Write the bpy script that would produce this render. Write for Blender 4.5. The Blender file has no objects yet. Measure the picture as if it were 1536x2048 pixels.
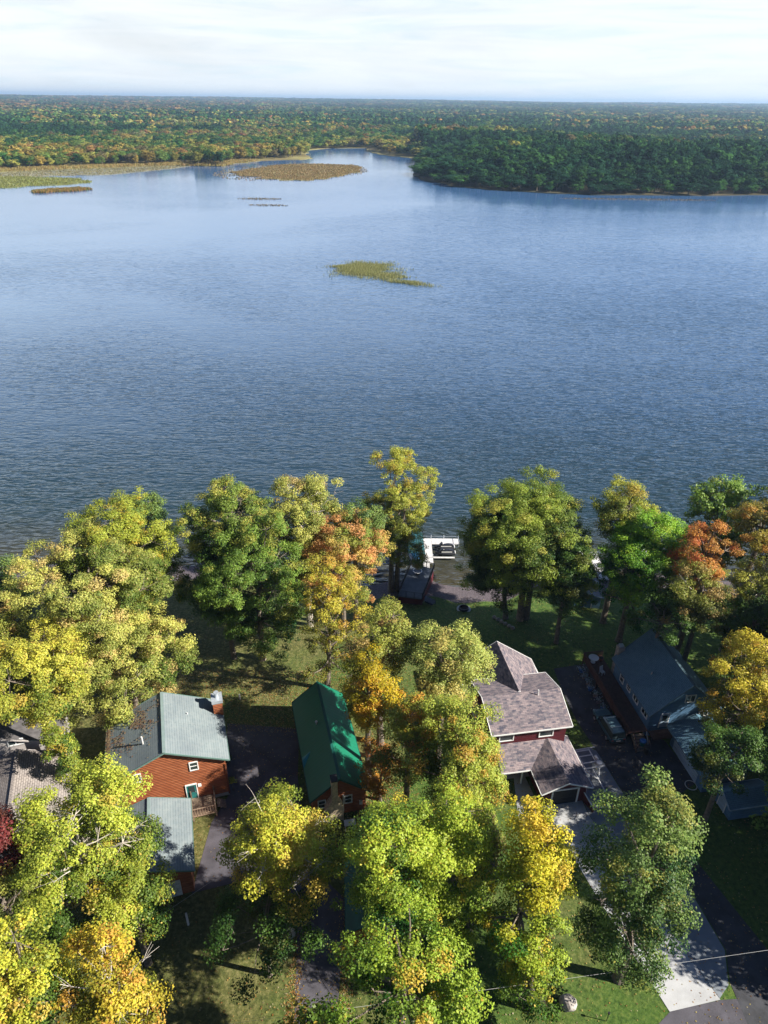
import bpy, math, random
import numpy as np
from mathutils import Vector, Matrix

# ---------------------------------------------------------------- camera, sky, sun, exposure
S = bpy.context.scene
col = S.collection
CZ, PITCH, ROLL = 63.0, math.radians(30.1), math.radians(0.75)
cd = bpy.data.cameras.new("camera"); cam = bpy.data.objects.new("camera", cd); col.objects.link(cam)
cd.sensor_fit = 'VERTICAL'; cd.sensor_height = 36.0; cd.sensor_width = 27.0
cd.lens = 36.0 * 1420.0 / 2048.0
cd.clip_start = 0.5; cd.clip_end = 60000
f_ = Vector((0, math.cos(PITCH), -math.sin(PITCH))); u0 = Vector((0, math.sin(PITCH), math.cos(PITCH))); r0 = Vector((1, 0, 0))
r_ = r0 * math.cos(ROLL) + u0 * math.sin(ROLL); u_ = u0 * math.cos(ROLL) - r0 * math.sin(ROLL)
M = Matrix((r_, u_, -f_)).transposed().to_4x4(); M.translation = Vector((0, 0, CZ)); cam.matrix_world = M
S.camera = cam

SUN_EL, SUN_DIR = math.radians(34.5), Vector((0.977, -0.212, 0)).normalized()
sd = Vector((SUN_DIR.x * math.cos(SUN_EL), SUN_DIR.y * math.cos(SUN_EL), math.sin(SUN_EL)))
sl = bpy.data.lights.new("sun", 'SUN'); so = bpy.data.objects.new("sun", sl); col.objects.link(so)
sl.energy = 5.0; sl.angle = math.radians(0.53); sl.color = (1.0, 0.93, 0.80)
so.rotation_euler = sd.to_track_quat('Z', 'Y').to_euler(); so.location = (60, -20, 90)

W = bpy.data.worlds.new("World"); S.world = W; W.use_nodes = True
nt = W.node_tree; nt.nodes.clear()
def N(nt, t, **k):
    n = nt.nodes.new(t)
    for a, b in k.items():
        if a == 'ins':
            for i, v in b.items(): n.inputs[i].default_value = v
        else: setattr(n, a, b)
    return n
def L(nt, a, ao, b, bi): nt.links.new(a.outputs[ao], b.inputs[bi])
def MATH(nt, op, a, b=None, clamp=False):
    n = nt.nodes.new('ShaderNodeMath'); n.operation = op; n.use_clamp = clamp
    for i, v in enumerate((a, b)):
        if v is None: continue
        if isinstance(v, (int, float)): n.inputs[i].default_value = v
        else: nt.links.new(v, n.inputs[i])
    return n.outputs[0]
def RAMP(nt, src, stops):
    n = nt.nodes.new('ShaderNodeValToRGB'); nt.links.new(src, n.inputs[0])
    e = n.color_ramp.elements
    while len(e) < len(stops): e.new(0.5)
    for i, (p, c) in enumerate(stops):
        e[i].position = p; e[i].color = (*c, 1) if len(c) == 3 else c
    return n.outputs[0]
def MIX(nt, fac, a, b, mode='MIX'):
    n = nt.nodes.new('ShaderNodeMix'); n.data_type = 'RGBA'; n.blend_type = mode
    for i, v in ((0, fac), (6, a), (7, b)):
        if isinstance(v, (int, float)): n.inputs[i].default_value = v
        elif isinstance(v, tuple): n.inputs[i].default_value = (*v, 1)
        else: nt.links.new(v, n.inputs[i])
    return n.outputs[2]
sky = N(nt, 'ShaderNodeTexSky', sky_type='NISHITA', sun_disc=False)
sky.sun_elevation = SUN_EL; sky.sun_rotation = math.atan2(SUN_DIR.x, SUN_DIR.y)
sky.air_density = 1.0; sky.dust_density = 1.0; sky.ozone_density = 2.2; sky.altitude = 60
tc = N(nt, 'ShaderNodeTexCoord')
sep = N(nt, 'ShaderNodeSeparateXYZ'); L(nt, tc, 'Generated', sep, 0)
# veil of high cloud: full at the horizon, thinning overhead, broken by streaky noise
mp = N(nt, 'ShaderNodeMapping'); mp.inputs['Scale'].default_value = (1.6, 1.6, 11.0); mp.inputs['Rotation'].default_value = (0.03, 0.05, 0.3)
L(nt, tc, 'Generated', mp, 0)
n1 = N(nt, 'ShaderNodeTexNoise', ins={'Scale': 2.6, 'Detail': 6.0, 'Roughness': 0.55, 'Distortion': 0.6}); L(nt, mp, 0, n1, 'Vector')
zel = sep.outputs[2]
# the veil lies over the lake to the north (+y); overhead and behind the sky is clear
north = RAMP(nt, MATH(nt, 'ADD', MATH(nt, 'MULTIPLY', sep.outputs[1], 0.5), 0.5), [(0.42, (0, 0, 0)), (0.78, (1, 1, 1))])
base = MATH(nt, 'MULTIPLY', north, RAMP(nt, zel, [(0.0, (1, 1, 1)), (0.12, (0.97, 0.97, 0.97)), (0.45, (0.9, 0.9, 0.9)), (0.75, (0.25, 0.25, 0.25)), (1.0, (0.0, 0.0, 0.0))]))
wisp = MATH(nt, 'MULTIPLY', MATH(nt, 'SUBTRACT', n1.outputs[0], 0.5), 0.55)
cf = MATH(nt, 'ADD', base, wisp, True)
cf = MATH(nt, 'MULTIPLY', cf, north)
skyc = N(nt, 'ShaderNodeMix', data_type='RGBA', blend_type='MULTIPLY'); skyc.inputs[0].default_value = 1.0
nt.links.new(sky.outputs[0], skyc.inputs[6]); skyc.inputs[7].default_value = (0.09, 0.145, 0.26, 1)
cloud = RAMP(nt, zel, [(0.0, (0.60, 0.615, 0.62)), (0.09, (0.575, 0.60, 0.61)), (0.2, (0.54, 0.68, 0.90)), (0.42, (0.30, 0.44, 0.80)), (0.7, (0.06, 0.10, 0.22))])
cloud = MIX(nt, 1.0, cloud, (9.2, 9.2, 9.2), 'MULTIPLY')
# thicker, whiter cloud to the north west, thinner and bluer to the north east
side = RAMP(nt, MATH(nt, 'ADD', MATH(nt, 'MULTIPLY', sep.outputs[0], 0.5), 0.5), [(0.25, (1.6, 1.5, 1.3)), (0.5, (1.0, 1.0, 1.0)), (0.78, (0.62, 0.78, 0.98))])
hi = RAMP(nt, zel, [(0.09, (0, 0, 0)), (0.2, (1, 1, 1))])
cloud = MIX(nt, hi, cloud, MIX(nt, 1.0, cloud, side, 'MULTIPLY'))
mx = MIX(nt, cf, skyc.outputs[2], cloud)
# thin blue gaps and streaks in the veil
n2 = N(nt, 'ShaderNodeTexNoise', ins={'Scale': 3.4, 'Detail': 8.0, 'Roughness': 0.62, 'Distortion': 1.1}); mp2 = N(nt, 'ShaderNodeMapping'); mp2.inputs['Scale'].default_value = (1.2, 1.2, 16.0); mp2.inputs['Rotation'].default_value = (0.05, -0.07, 1.1); L(nt, tc, 'Generated', mp2, 0); L(nt, mp2, 0, n2, 'Vector')
streak = RAMP(nt, n2.outputs[0], [(0.34, (0.88, 0.96, 1.0)), (0.48, (0.99, 1.01, 1.02)), (0.66, (1.05, 1.05, 1.04))])
mx = MIX(nt, 1.0, mx, streak, 'MULTIPLY')
bg = N(nt, 'ShaderNodeBackground', ins={'Strength': 0.085}); nt.links.new(mx, bg.inputs[0])
wo = N(nt, 'ShaderNodeOutputWorld'); L(nt, bg, 0, wo, 0)

S.view_settings.view_transform = 'Standard'; S.view_settings.look = 'None'
S.view_settings.exposure = 1.15; S.view_settings.gamma = 1.0; S.view_settings.use_curve_mapping = False
S.render.engine = 'CYCLES'
S.cycles.use_denoising = True; S.cycles.max_bounces = 6; S.cycles.diffuse_bounces = 2; S.cycles.glossy_bounces = 3
S.cycles.transmission_bounces = 3; S.cycles.transparent_max_bounces = 6; S.cycles.volume_bounces = 0
S.cycles.sample_clamp_indirect = 6.0
rng = np.random.default_rng(7); random.seed(7)

# ---------------------------------------------------------------- materials
def new_mat(name):
    m = bpy.data.materials.new(name); m.use_nodes = True
    t = m.node_tree; t.nodes.clear()
    o = t.nodes.new('ShaderNodeOutputMaterial'); b = t.nodes.new('ShaderNodeBsdfPrincipled')
    t.links.new(b.outputs[0], o.inputs[0]); return m, t, b, o
def mat(name, c, rough=0.7, var=0.25, scale=1.5, metal=0.0, spec=0.4, bump=0.0, bscale=20.0, c2=None, detail=5.0):
    """colour broken by two scales of noise, optional bump"""
    m, t, b, o = new_mat(name)
    tcn = t.nodes.new('ShaderNodeTexCoord')
    nz = N(t, 'ShaderNodeTexNoise', ins={'Scale': scale, 'Detail': detail, 'Roughness': 0.6}); L(t, tcn, 'Object', nz, 'Vector')
    lo = tuple(x * (1 - var) for x in c); hi = tuple(min(1, x * (1 + var)) for x in c) if c2 is None else c2
    cc = RAMP(t, nz.outputs[0], [(0.32, lo), (0.68, hi)])
    t.links.new(cc, b.inputs['Base Color'])
    b.inputs['Roughness'].default_value = rough; b.inputs['Metallic'].default_value = metal
    b.inputs['Specular IOR Level'].default_value = spec
    if bump:
        n2 = N(t, 'ShaderNodeTexNoise', ins={'Scale': bscale, 'Detail': 3.0}); L(t, tcn, 'Object', n2, 'Vector')
        bp = N(t, 'ShaderNodeBump', ins={'Strength': bump, 'Distance': 0.05}); L(t, n2, 0, bp, 'Height'); L(t, bp, 0, b, 'Normal')
    return m
def shingles(name, c1, c2, c3, row=0.2, wid=0.33, mortar=(0.02, 0.02, 0.025), msize=0.02, blot=0.5):
    m, t, b, o = new_mat(name)
    uv = t.nodes.new('ShaderNodeTexCoord')
    br = N(t, 'ShaderNodeTexBrick', ins={'Color1': (*c1, 1), 'Color2': (*c2, 1), 'Mortar': (*mortar, 1), 'Scale': 1.0, 'Mortar Size': msize, 'Mortar Smooth': 0.3, 'Bias': 0.0, 'Brick Width': wid, 'Row Height': row})
    L(t, uv, 'UV', br, 'Vector')
    nz = N(t, 'ShaderNodeTexNoise', ins={'Scale': 2.3, 'Detail': 6.0, 'Roughness': 0.7}); L(t, uv, 'UV', nz, 'Vector')
    k = RAMP(t, nz.outputs[0], [(0.42, (0, 0, 0)), (0.62, (1, 1, 1))])
    kk = MATH(t, 'MULTIPLY', k, blot)
    cc = MIX(t, kk, br.outputs[0], c3)
    n3 = N(t, 'ShaderNodeTexNoise', ins={'Scale': 0.35, 'Detail': 3.0}); L(t, uv, 'UV', n3, 'Vector')
    cc = MIX(t, 1.0, cc, RAMP(t, n3.outputs[0], [(0.3, (0.78, 0.78, 0.8)), (0.7, (1.1, 1.08, 1.05))]), 'MULTIPLY')
    t.links.new(cc, b.inputs['Base Color']); b.inputs['Roughness'].default_value = 0.85; b.inputs['Specular IOR Level'].default_value = 0.25
    bp = N(t, 'ShaderNodeBump', ins={'Strength': 0.5, 'Distance': 0.02}); L(t, br, 'Fac', bp, 'Height'); bp.invert = True; L(t, bp, 0, b, 'Normal')
    return m
def ribbed(name, c, pitch=0.3, rough=0.4, axis='u', var=0.15, depth=0.02):
    """sheet metal with raised ribs; axis u = ribs run down the slope"""
    m, t, b, o = new_mat(name)
    uv = t.nodes.new('ShaderNodeTexCoord'); sp = t.nodes.new('ShaderNodeSeparateXYZ'); L(t, uv, 'UV', sp, 0)
    fr = MATH(t, 'FRACT', MATH(t, 'DIVIDE', sp.outputs[0 if axis == 'u' else 1], pitch))
    h = RAMP(t, fr, [(0.0, (1, 1, 1)), (0.12, (0.1, 0.1, 0.1)), (0.3, (0, 0, 0)), (0.88, (0, 0, 0)), (1.0, (1, 1, 1))])
    nz = N(t, 'ShaderNodeTexNoise', ins={'Scale': 0.5, 'Detail': 6.0, 'Roughness': 0.65}); L(t, uv, 'UV', nz, 'Vector')
    cc = RAMP(t, nz.outputs[0], [(0.3, tuple(x * (1 - var) for x in c)), (0.7, tuple(x * (1 + var) for x in c))])
    cc = MIX(t, MATH(t, 'MULTIPLY', h, 0.35), cc, tuple(x * 0.55 for x in c))
    t.links.new(cc, b.inputs['Base Color']); b.inputs['Roughness'].default_value = rough
    bp = N(t, 'ShaderNodeBump', ins={'Strength': 0.8, 'Distance': depth}); t.links.new(h, bp.inputs['Height']); L(t, bp, 0, b, 'Normal')
    return m
def siding(name, c, pitch=0.2, c2=None, dark=0.35, rough=0.65, logs=False):
    m, t, b, o = new_mat(name)
    tcn = t.nodes.new('ShaderNodeTexCoord'); sp = t.nodes.new('ShaderNodeSeparateXYZ'); L(t, tcn, 'Object', sp, 0)
    row = MATH(t, 'DIVIDE', sp.outputs[2], pitch); fr = MATH(t, 'FRACT', row)
    g = RAMP(t, fr, [(0.0, (0, 0, 0)), (0.16, (1, 1, 1)), (0.85, (1, 1, 1)), (1.0, (0.0, 0.0, 0.0))])
    mpn = N(t, 'ShaderNodeMapping'); mpn.inputs['Scale'].default_value = (0.5, 0.5, 6.0); L(t, tcn, 'Object', mpn, 0)
    nz = N(t, 'ShaderNodeTexNoise', ins={'Scale': 1.6, 'Detail': 6.0, 'Roughness': 0.7}); L(t, mpn, 0, nz, 'Vector')
    c2 = c2 or tuple(x * 1.35 for x in c)
    cc = RAMP(t, nz.outputs[0], [(0.33, tuple(x * 0.6 for x in c)), (0.5, c), (0.68, c2)])
    cc = MIX(t, g, tuple(x * dark for x in c), cc)
    t.links.new(cc, b.inputs['Base Color']); b.inputs['Roughness'].default_value = rough; b.inputs['Specular IOR Level'].default_value = 0.3
    hh = RAMP(t, fr, [(0.0, (0, 0, 0)), (0.25, (0.8, 0.8, 0.8)), (0.5, (1, 1, 1)), (0.75, (0.8, 0.8, 0.8)), (1.0, (0, 0, 0))]) if logs else fr
    bp = N(t, 'ShaderNodeBump', ins={'Strength': 0.9, 'Distance': 0.05 if logs else 0.02}); t.links.new(hh, bp.inputs['Height']); L(t, bp, 0, b, 'Normal')
    return m
def leaf_mat(name, src='GEOMETRY', attr='leaf_col', trans=0.3):
    m, t, b, o = new_mat(name)
    if src == 'OBJCOL':
        oi = t.nodes.new('ShaderNodeObjectInfo'); a2 = N(t, 'ShaderNodeAttribute', attribute_name='leaf_col')
        c = MIX(t, 1.0, oi.outputs['Color'], a2.outputs['Color'], 'MULTIPLY')
    elif src == 'INST':
        a1 = N(t, 'ShaderNodeAttribute', attribute_name='tree_col', attribute_type='INSTANCER'); a2 = N(t, 'ShaderNodeAttribute', attribute_name='leaf_col')
        c = MIX(t, 1.0, a1.outputs['Color'], a2.outputs['Color'], 'MULTIPLY')
    else:
        a = N(t, 'ShaderNodeAttribute', attribute_name=attr); c = a.outputs['Color']
    t.links.new(c, b.inputs['Base Color']); b.inputs['Roughness'].default_value = 0.5 if src == 'GEOMETRY' else .85; b.inputs['Specular IOR Level'].default_value = 0.3 if src == 'GEOMETRY' else .05
    tr = t.nodes.new('ShaderNodeBsdfTranslucent'); t.links.new(c, tr.inputs[0])
    mx = t.nodes.new('ShaderNodeMixShader'); mx.inputs[0].default_value = trans
    L(t, b, 0, mx, 1); L(t, tr, 0, mx, 2); t.links.new(mx.outputs[0], o.inputs[0])
    return m
MT = {}
MT['leaf'] = leaf_mat('leaf', trans=0.38); MT['leaf_obj'] = leaf_mat('leaf_far', 'OBJCOL', trans=0.06); MT['leaf_inst'] = leaf_mat('leaf_wood', 'INST', trans=0.06)
MT['bark'] = mat('bark', (0.17, 0.14, 0.115), 0.9, 0.45, 3.0, bump=0.6, bscale=14)
MT['twig'] = mat('dead_wood', (0.46, 0.42, 0.38), 0.9, 0.25, 6.0)
MT['pale_bark'] = mat('pale_bark', (0.42, 0.38, 0.33), 0.9, 0.35, 3.0, bump=0.4, bscale=14)
MT['log'] = siding('stained_log', (0.34, 0.105, 0.045), 0.22, (0.46, 0.18, 0.085), 0.42, logs=True)
MT['redboard'] = siding('red_board', (0.10, 0.012, 0.020), 0.16, dark=0.6)
MT['blueboard'] = siding('blue_board', (0.105, 0.22, 0.38), 0.16, dark=0.7)
MT['whiteboard'] = siding('white_board', (0.36, 0.48, 0.62), 0.5, dark=0.8)
MT['greyboard'] = siding('grey_board', (0.45, 0.42, 0.42), 0.16, dark=0.8)
MT['white'] = mat('white_paint', (0.78, 0.79, 0.80), 0.5, 0.06, 2)
MT['offwhite'] = mat('weathered_white', (0.6, 0.6, 0.6), 0.7, 0.2, 3)
MT['sage_roof'] = shingles('sage_shingle', (0.205, 0.25, 0.275), (0.18, 0.225, 0.25), (0.25, 0.285, 0.30), 0.24, 60.0, (0.12, 0.16, 0.18), 0.022, 0.5)
MT['green_roof'] = ribbed('green_metal', (0.004, 0.15, 0.085), 0.45, 0.5, var=0.08, depth=0.015)
MT['purple_roof'] = shingles('brown_shingle', (0.265, 0.215, 0.235), (0.055, 0.06, 0.095), (0.39, 0.335, 0.33), 0.19, 0.45, (0.09, 0.075, 0.085), 0.012, 0.32)
MT['grey_roof'] = shingles('grey_shingle', (0.33, 0.30, 0.29), (0.24, 0.215, 0.21), (0.38, 0.34, 0.32), 0.2, 0.4, (0.10, 0.09, 0.09), 0.03, 0.4)
MT['blue_roof'] = shingles('slate_blue_shingle', (0.11, 0.22, 0.31), (0.09, 0.185, 0.27), (0.13, 0.25, 0.33), 0.17, 0.5, (0.05, 0.10, 0.14), 0.02, 0.4)
MT['glass'] = mat('window_glass', (0.03, 0.045, 0.05), 0.08, 0.3, 1, spec=0.8)
MT['dark'] = mat('dark_interior', (0.012, 0.014, 0.018), 0.6, 0.3, 1)
MT['teal'] = mat('teal_paint', (0.02, 0.16, 0.16), 0.45, 0.15, 2)
MT['timber'] = mat('weathered_timber', (0.23, 0.17, 0.125), 0.85, 0.35, 5, bump=0.3)
MT['redwood'] = mat('redwood_stain', (0.085, 0.038, 0.03), 0.8, 0.35, 4, bump=0.3)
MT['cedar'] = mat('cedar_cladding', (0.60, 0.49, 0.35), 0.8, 0.3, 5, bump=0.3)
MT['tin'] = mat('galvanised', (0.55, 0.60, 0.66), 0.4, 0.15, 3, metal=0.5)
MT['asphalt'] = mat('asphalt', (0.05, 0.052, 0.062), 0.9, 0.35, 0.9, bump=0.5, bscale=30, detail=9)
MT['old_asphalt'] = mat('old_asphalt', (0.08, 0.076, 0.094), 0.9, 0.3, 0.7, bump=0.5, bscale=30, detail=9)
MT['concrete'] = mat('concrete', (0.40, 0.41, 0.43), 0.85, 0.12, 0.8, bump=0.2, bscale=25, detail=9)
MT['gravel'] = mat('gravel', (0.20, 0.155, 0.16), 0.95, 0.5, 9.0, bump=0.9, bscale=9, detail=9)
MT['stone'] = mat('field_stone', (0.33, 0.30, 0.28), 0.9, 0.4, 2.5, bump=0.5, bscale=6)
MT['black'] = mat('black_metal', (0.02, 0.02, 0.024), 0.45, 0.2, 2)
MT['navyboard'] = mat('composite_board', (0.06, 0.075, 0.10), 0.7, 0.25, 2)
MT['dockboard'] = mat('dock_board', (0.55, 0.54, 0.55), 0.8, 0.2, 3, bump=0.2)
MT['suv'] = mat('blue_grey_paint', (0.045, 0.11, 0.135), 0.25, 0.08, 1, spec=0.6)
MT['rubber'] = mat('rubber', (0.018, 0.018, 0.02), 0.8, 0.2, 5)
MT['bluebin'] = mat('blue_plastic', (0.03, 0.14, 0.42), 0.45, 0.1, 3)
MT['fabric'] = mat('black_vinyl', (0.018, 0.02, 0.028), 0.5, 0.3, 3)
MT['canopy'] = mat('teal_canvas', (0.012, 0.07, 0.085), 0.7, 0.2, 2)
MT['reed'] = leaf_mat('reed', trans=0.25)
MT['wire'] = mat('wire', (0.5, 0.5, 0.5), 0.5, 0.1, 1)
MT['ash'] = mat('ash', (0.03, 0.028, 0.028), 0.95, 0.4, 4)
MT['brick'] = mat('red_brick', (0.27, 0.09, 0.06), 0.9, 0.4, 6, bump=0.5)

# ---------------------------------------------------------------- mesh helpers
def tag(o, label=None, cat=None, group=None, kind=None):
    if label: o['label'] = label
    if cat: o['category'] = cat
    if group: o['group'] = group
    if kind: o['kind'] = kind
    return o
def empty(name, loc, rz=0.0, label=None, cat=None, group=None):
    o = bpy.data.objects.new(name, None); col.objects.link(o); o.location = loc; o.rotation_euler = (0, 0, rz)
    o.empty_display_size = 0.3
    return tag(o, label, cat, group)
class MB:
    def __init__(s): s.v = []; s.f = []; s.uv = []
    def face(s, pts, uv=None):
        i = len(s.v); s.v += [tuple(p) for p in pts]; s.f.append(tuple(range(i, i + len(pts))))
        s.uv += list(uv) if uv else [(p[0], p[1]) for p in pts]
    def box(s, c, d, rz=0.0, rx=0.0, ry=0.0):
        R = Matrix.Rotation(rz, 3, 'Z') @ Matrix.Rotation(ry, 3, 'Y') @ Matrix.Rotation(rx, 3, 'X')
        P = [Vector(c) + R @ Vector((a * d[0] / 2, b * d[1] / 2, e * d[2] / 2)) for a in (-1, 1) for b in (-1, 1) for e in (-1, 1)]
        for q in ((0, 1, 3, 2), (4, 6, 7, 5), (0, 4, 5, 1), (2, 3, 7, 6), (0, 2, 6, 4), (1, 5, 7, 3)): s.face([P[k] for k in q])
        return s
    def bar(s, a, b, w=0.05, h=None):
        a = Vector(a); b = Vector(b); d = b - a; h = h or w
        t = d.normalized(); up = Vector((0, 0, 1)) if abs(t.z) < 0.95 else Vector((1, 0, 0))
        x = t.cross(up).normalized() * w / 2; y = x.normalized().cross(t).normalized() * h / 2
        A = [a - x - y, a + x - y, a + x + y, a - x + y]; B = [p + d for p in A]
        for k in range(4): s.face([A[k], A[(k + 1) % 4], B[(k + 1) % 4], B[k]])
        s.face(A[::-1]); s.face(B); return s
    def tube(s, a, b, ra, rb=None, n=10, cap=True):
        a = Vector(a); b = Vector(b); rb = ra if rb is None else rb; t = (b - a).normalized()
        up = Vector((0, 0, 1)) if abs(t.z) < 0.9 else Vector((1, 0, 0))
        x = t.cross(up).normalized(); y = x.cross(t).normalized()
        A = [a + (x * math.cos(k * 2 * math.pi / n) + y * math.sin(k * 2 * math.pi / n)) * ra for k in range(n)]
        B = [b + (x * math.cos(k * 2 * math.pi / n) + y * math.sin(k * 2 * math.pi / n)) * rb for k in range(n)]
        for k in range(n): s.face([A[k], B[k], B[(k + 1) % n], A[(k + 1) % n]])
        if cap: s.face(A); s.face(B[::-1])
        return s
    def prism(s, prof, y0, y1):
        """closed profile in x-z, extruded along y"""
        n = len(prof)
        A = [(x, y0, z) for x, z in prof]; B = [(x, y1, z) for x, z in prof]
        for k in range(n):
            a, b = prof[k], prof[(k + 1) % n]; d = math.hypot(b[0] - a[0], b[1] - a[1])
            s.face([A[k], A[(k + 1) % n], B[(k + 1) % n], B[k]], [(y0, 0), (y0, d), (y1, d), (y1, 0)])
        s.face(A[::-1]); s.face(B); return s
    def ring(s, c, r, w, h, n=28):
        for k in range(n):
            a, b = k * 2 * math.pi / n, (k + 1) * 2 * math.pi / n
            P = lambda t, rr, z: (c[0] + math.cos(t) * rr, c[1] + math.sin(t) * rr, c[2] + z)
            s.face([P(a, r, h), P(b, r, h), P(b, r - w, h), P(a, r - w, h)][::-1]); s.face([P(a, r, 0), P(b, r, 0), P(b, r, h), P(a, r, h)])
            s.face([P(a, r - w, 0), P(a, r - w, h), P(b, r - w, h), P(b, r - w, 0)])
        return s
    def build(s, name, m, parent=None, smooth=False, bevel=0):
        me = bpy.data.meshes.new(name); me.from_pydata(s.v, [], s.f); me.update()
        u = me.uv_layers.new(name='UVMap'); u.data.foreach_set('uv', np.array(s.uv, dtype=np.float32).ravel())
        me.materials.append(m)
        if smooth: me.polygons.foreach_set('use_smooth', [True] * len(me.polygons))
        o = bpy.data.objects.new(name, me); col.objects.link(o)
        if parent is not None: o.parent = parent
        if bevel:
            import bmesh
            bm = bmesh.new(); bm.from_mesh(me); bmesh.ops.remove_doubles(bm, verts=bm.verts, dist=1e-4)
            bmesh.ops.bevel(bm, geom=list(bm.edges), offset=bevel, segments=2, affect='EDGES', profile=0.6); bm.to_mesh(me); bm.free()
        return o
def np_mesh(name, verts, quads, m, parent=None, colors=None, attr='leaf_col', link=True, n=4):
    me = bpy.data.meshes.new(name); nv, nf = len(verts), len(quads)
    me.vertices.add(nv); me.vertices.foreach_set('co', np.ascontiguousarray(verts, dtype=np.float32).ravel())
    me.loops.add(nf * n); me.loops.foreach_set('vertex_index', np.ascontiguousarray(quads, dtype=np.int32).ravel())
    me.polygons.add(nf); me.polygons.foreach_set('loop_start', np.arange(0, nf * n, n, dtype=np.int32))
    me.update(calc_edges=True)
    if colors is not None:
        a = me.attributes.new(attr, 'FLOAT_COLOR', 'FACE')
        c4 = np.ones((nf, 4), np.float32); c4[:, :3] = colors; a.data.foreach_set('color', c4.ravel())
    me.materials.append(m)
    o = bpy.data.objects.new(name, me)
    if link: col.objects.link(o)
    if parent is not None: o.parent = parent
    return o

# ---------------------------------------------------------------- ground, water
def sstep(t): t = np.clip(t, 0, 1); return t * t * (3 - 2 * t)
def shore_y(x):
    return 88.0 + 3.5 * sstep((-8 - x) / 14) + 2.5 * sstep((x - 14) / 12) + 0.7 * np.sin(x * 0.35) + 0.4 * np.sin(x * 0.9 + 1)
def gz(x, y):
    x = np.asarray(x, float); y = np.asarray(y, float); d = shore_y(x) - y
    z = np.where(d > 0, 2.0 * sstep(d / 17.0) , np.maximum(-2.5, 0.14 * d))
    return z - 0.02
def grid(x0, x1, y0, y1, st):
    xs = np.arange(x0, x1 + st, st); ys = np.arange(y0, y1 + st, st); X, Y = np.meshgrid(xs, ys)
    nx, ny = len(xs), len(ys); i = (np.arange(ny - 1)[:, None] * nx + np.arange(nx - 1)[None]).ravel()
    return X.ravel(), Y.ravel(), np.stack([i, i + 1, i + nx + 1, i + nx], 1)
X, Y, Q = grid(-150, 150, -60, 108, 1.5)
m, t, b, o = new_mat('lawn')
tcn = t.nodes.new('ShaderNodeTexCoord')
na = N(t, 'ShaderNodeTexNoise', ins={'Scale': 0.09, 'Detail': 5.0, 'Roughness': 0.6}); L(t, tcn, 'Object', na, 'Vector')
nb = N(t, 'ShaderNodeTexNoise', ins={'Scale': 2.6, 'Detail': 8.0, 'Roughness': 0.75}); L(t, tcn, 'Object', nb, 'Vector')
c1 = RAMP(t, nb.outputs[0], [(0.3, (0.022, 0.048, 0.012)), (0.5, (0.065, 0.12, 0.024)), (0.7, (0.14, 0.18, 0.045))])
c2 = RAMP(t, nb.outputs[0], [(0.3, (0.03, 0.04, 0.014)), (0.5, (0.105, 0.11, 0.036)), (0.7, (0.25, 0.22, 0.10))])
sepo = t.nodes.new('ShaderNodeSeparateXYZ'); L(t, tcn, 'Object', sepo, 0)
# drier, leaf strewn lawn to the west, greener to the east
we = MATH(t, 'ADD', MATH(t, 'MULTIPLY', sepo.outputs[0], -0.022), MATH(t, 'ADD', MATH(t, 'MULTIPLY', MATH(t, 'SUBTRACT', na.outputs[0], 0.5), 4.0), 0.35), True)
cl = MIX(t, we, c1, c2)
gg = t.nodes.new('ShaderNodeNewGeometry'); sp2 = t.nodes.new('ShaderNodeSeparateXYZ'); L(t, gg, 'Position', sp2, 0)
beach = RAMP(t, MATH(t, 'ADD', MATH(t, 'MULTIPLY', sp2.outputs[2], 0.9), MATH(t, 'MULTIPLY', MATH(t, 'SUBTRACT', na.outputs[0], 0.5), 0.3)), [(0.36, (1, 1, 1)), (0.40, (0, 0, 0))])
gr_ = N(t, 'ShaderNodeTexVoronoi', ins={'Scale': 5.0}); L(t, tcn, 'Object', gr_, 'Vector')
gc = MIX(t, gr_.outputs['Distance'], (0.07, 0.06, 0.07), (0.16, 0.135, 0.15))
cl = MIX(t, beach, cl, gc)
t.links.new(cl, b.inputs['Base Color']); b.inputs['Roughness'].default_value = 0.95; b.inputs['Specular IOR Level'].default_value = 0.15
bp = N(t, 'ShaderNodeBump', ins={'Strength': 1.0, 'Distance': 0.12}); L(t, nb, 0, bp, 'Height'); L(t, bp, 0, b, 'Normal')
tag(np_mesh('ground', np.stack([X, Y, gz(X, Y)], 1), Q, m), kind='structure')

# water: one sheet, rippled by wind
m, t, b, o = new_mat('lake_water')
tcn = t.nodes.new('ShaderNodeTexCoord')
pat = N(t, 'ShaderNodeTexNoise', ins={'Scale': 0.0045, 'Detail': 4.0, 'Roughness': 0.55, 'Distortion': 0.8})
mpp = N(t, 'ShaderNodeMapping'); mpp.inputs['Scale'].default_value = (0.55, 1.0, 1.0); mpp.inputs['Rotation'].default_value = (0, 0, 0.25); L(t, tcn, 'Object', mpp, 0); L(t, mpp, 0, pat, 'Vector')
def waves(scale, sx, rot, detail, rough):
    mq = N(t, 'ShaderNodeMapping'); mq.inputs['Scale'].default_value = (sx, 1.0, 1.0); mq.inputs['Rotation'].default_value = (0, 0, rot); L(t, tcn, 'Object', mq, 0)
    q = N(t, 'ShaderNodeTexNoise', ins={'Scale': scale, 'Detail': detail, 'Roughness': rough, 'Distortion': 0.35}); L(t, mq, 0, q, 'Vector'); return q.outputs[0]
w1 = waves(0.7, 0.38, 0.12, 2.0, 0.45); w2 = waves(1.3, 0.4, -0.25, 2.0, 0.5); w3 = waves(0.2, 0.4, 0.3, 2.0, 0.5)
crest = MATH(t, 'SUBTRACT', 1.0, MATH(t, 'ABSOLUTE', MATH(t, 'MULTIPLY', MATH(t, 'SUBTRACT', w1, 0.5), 4.0)))
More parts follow.
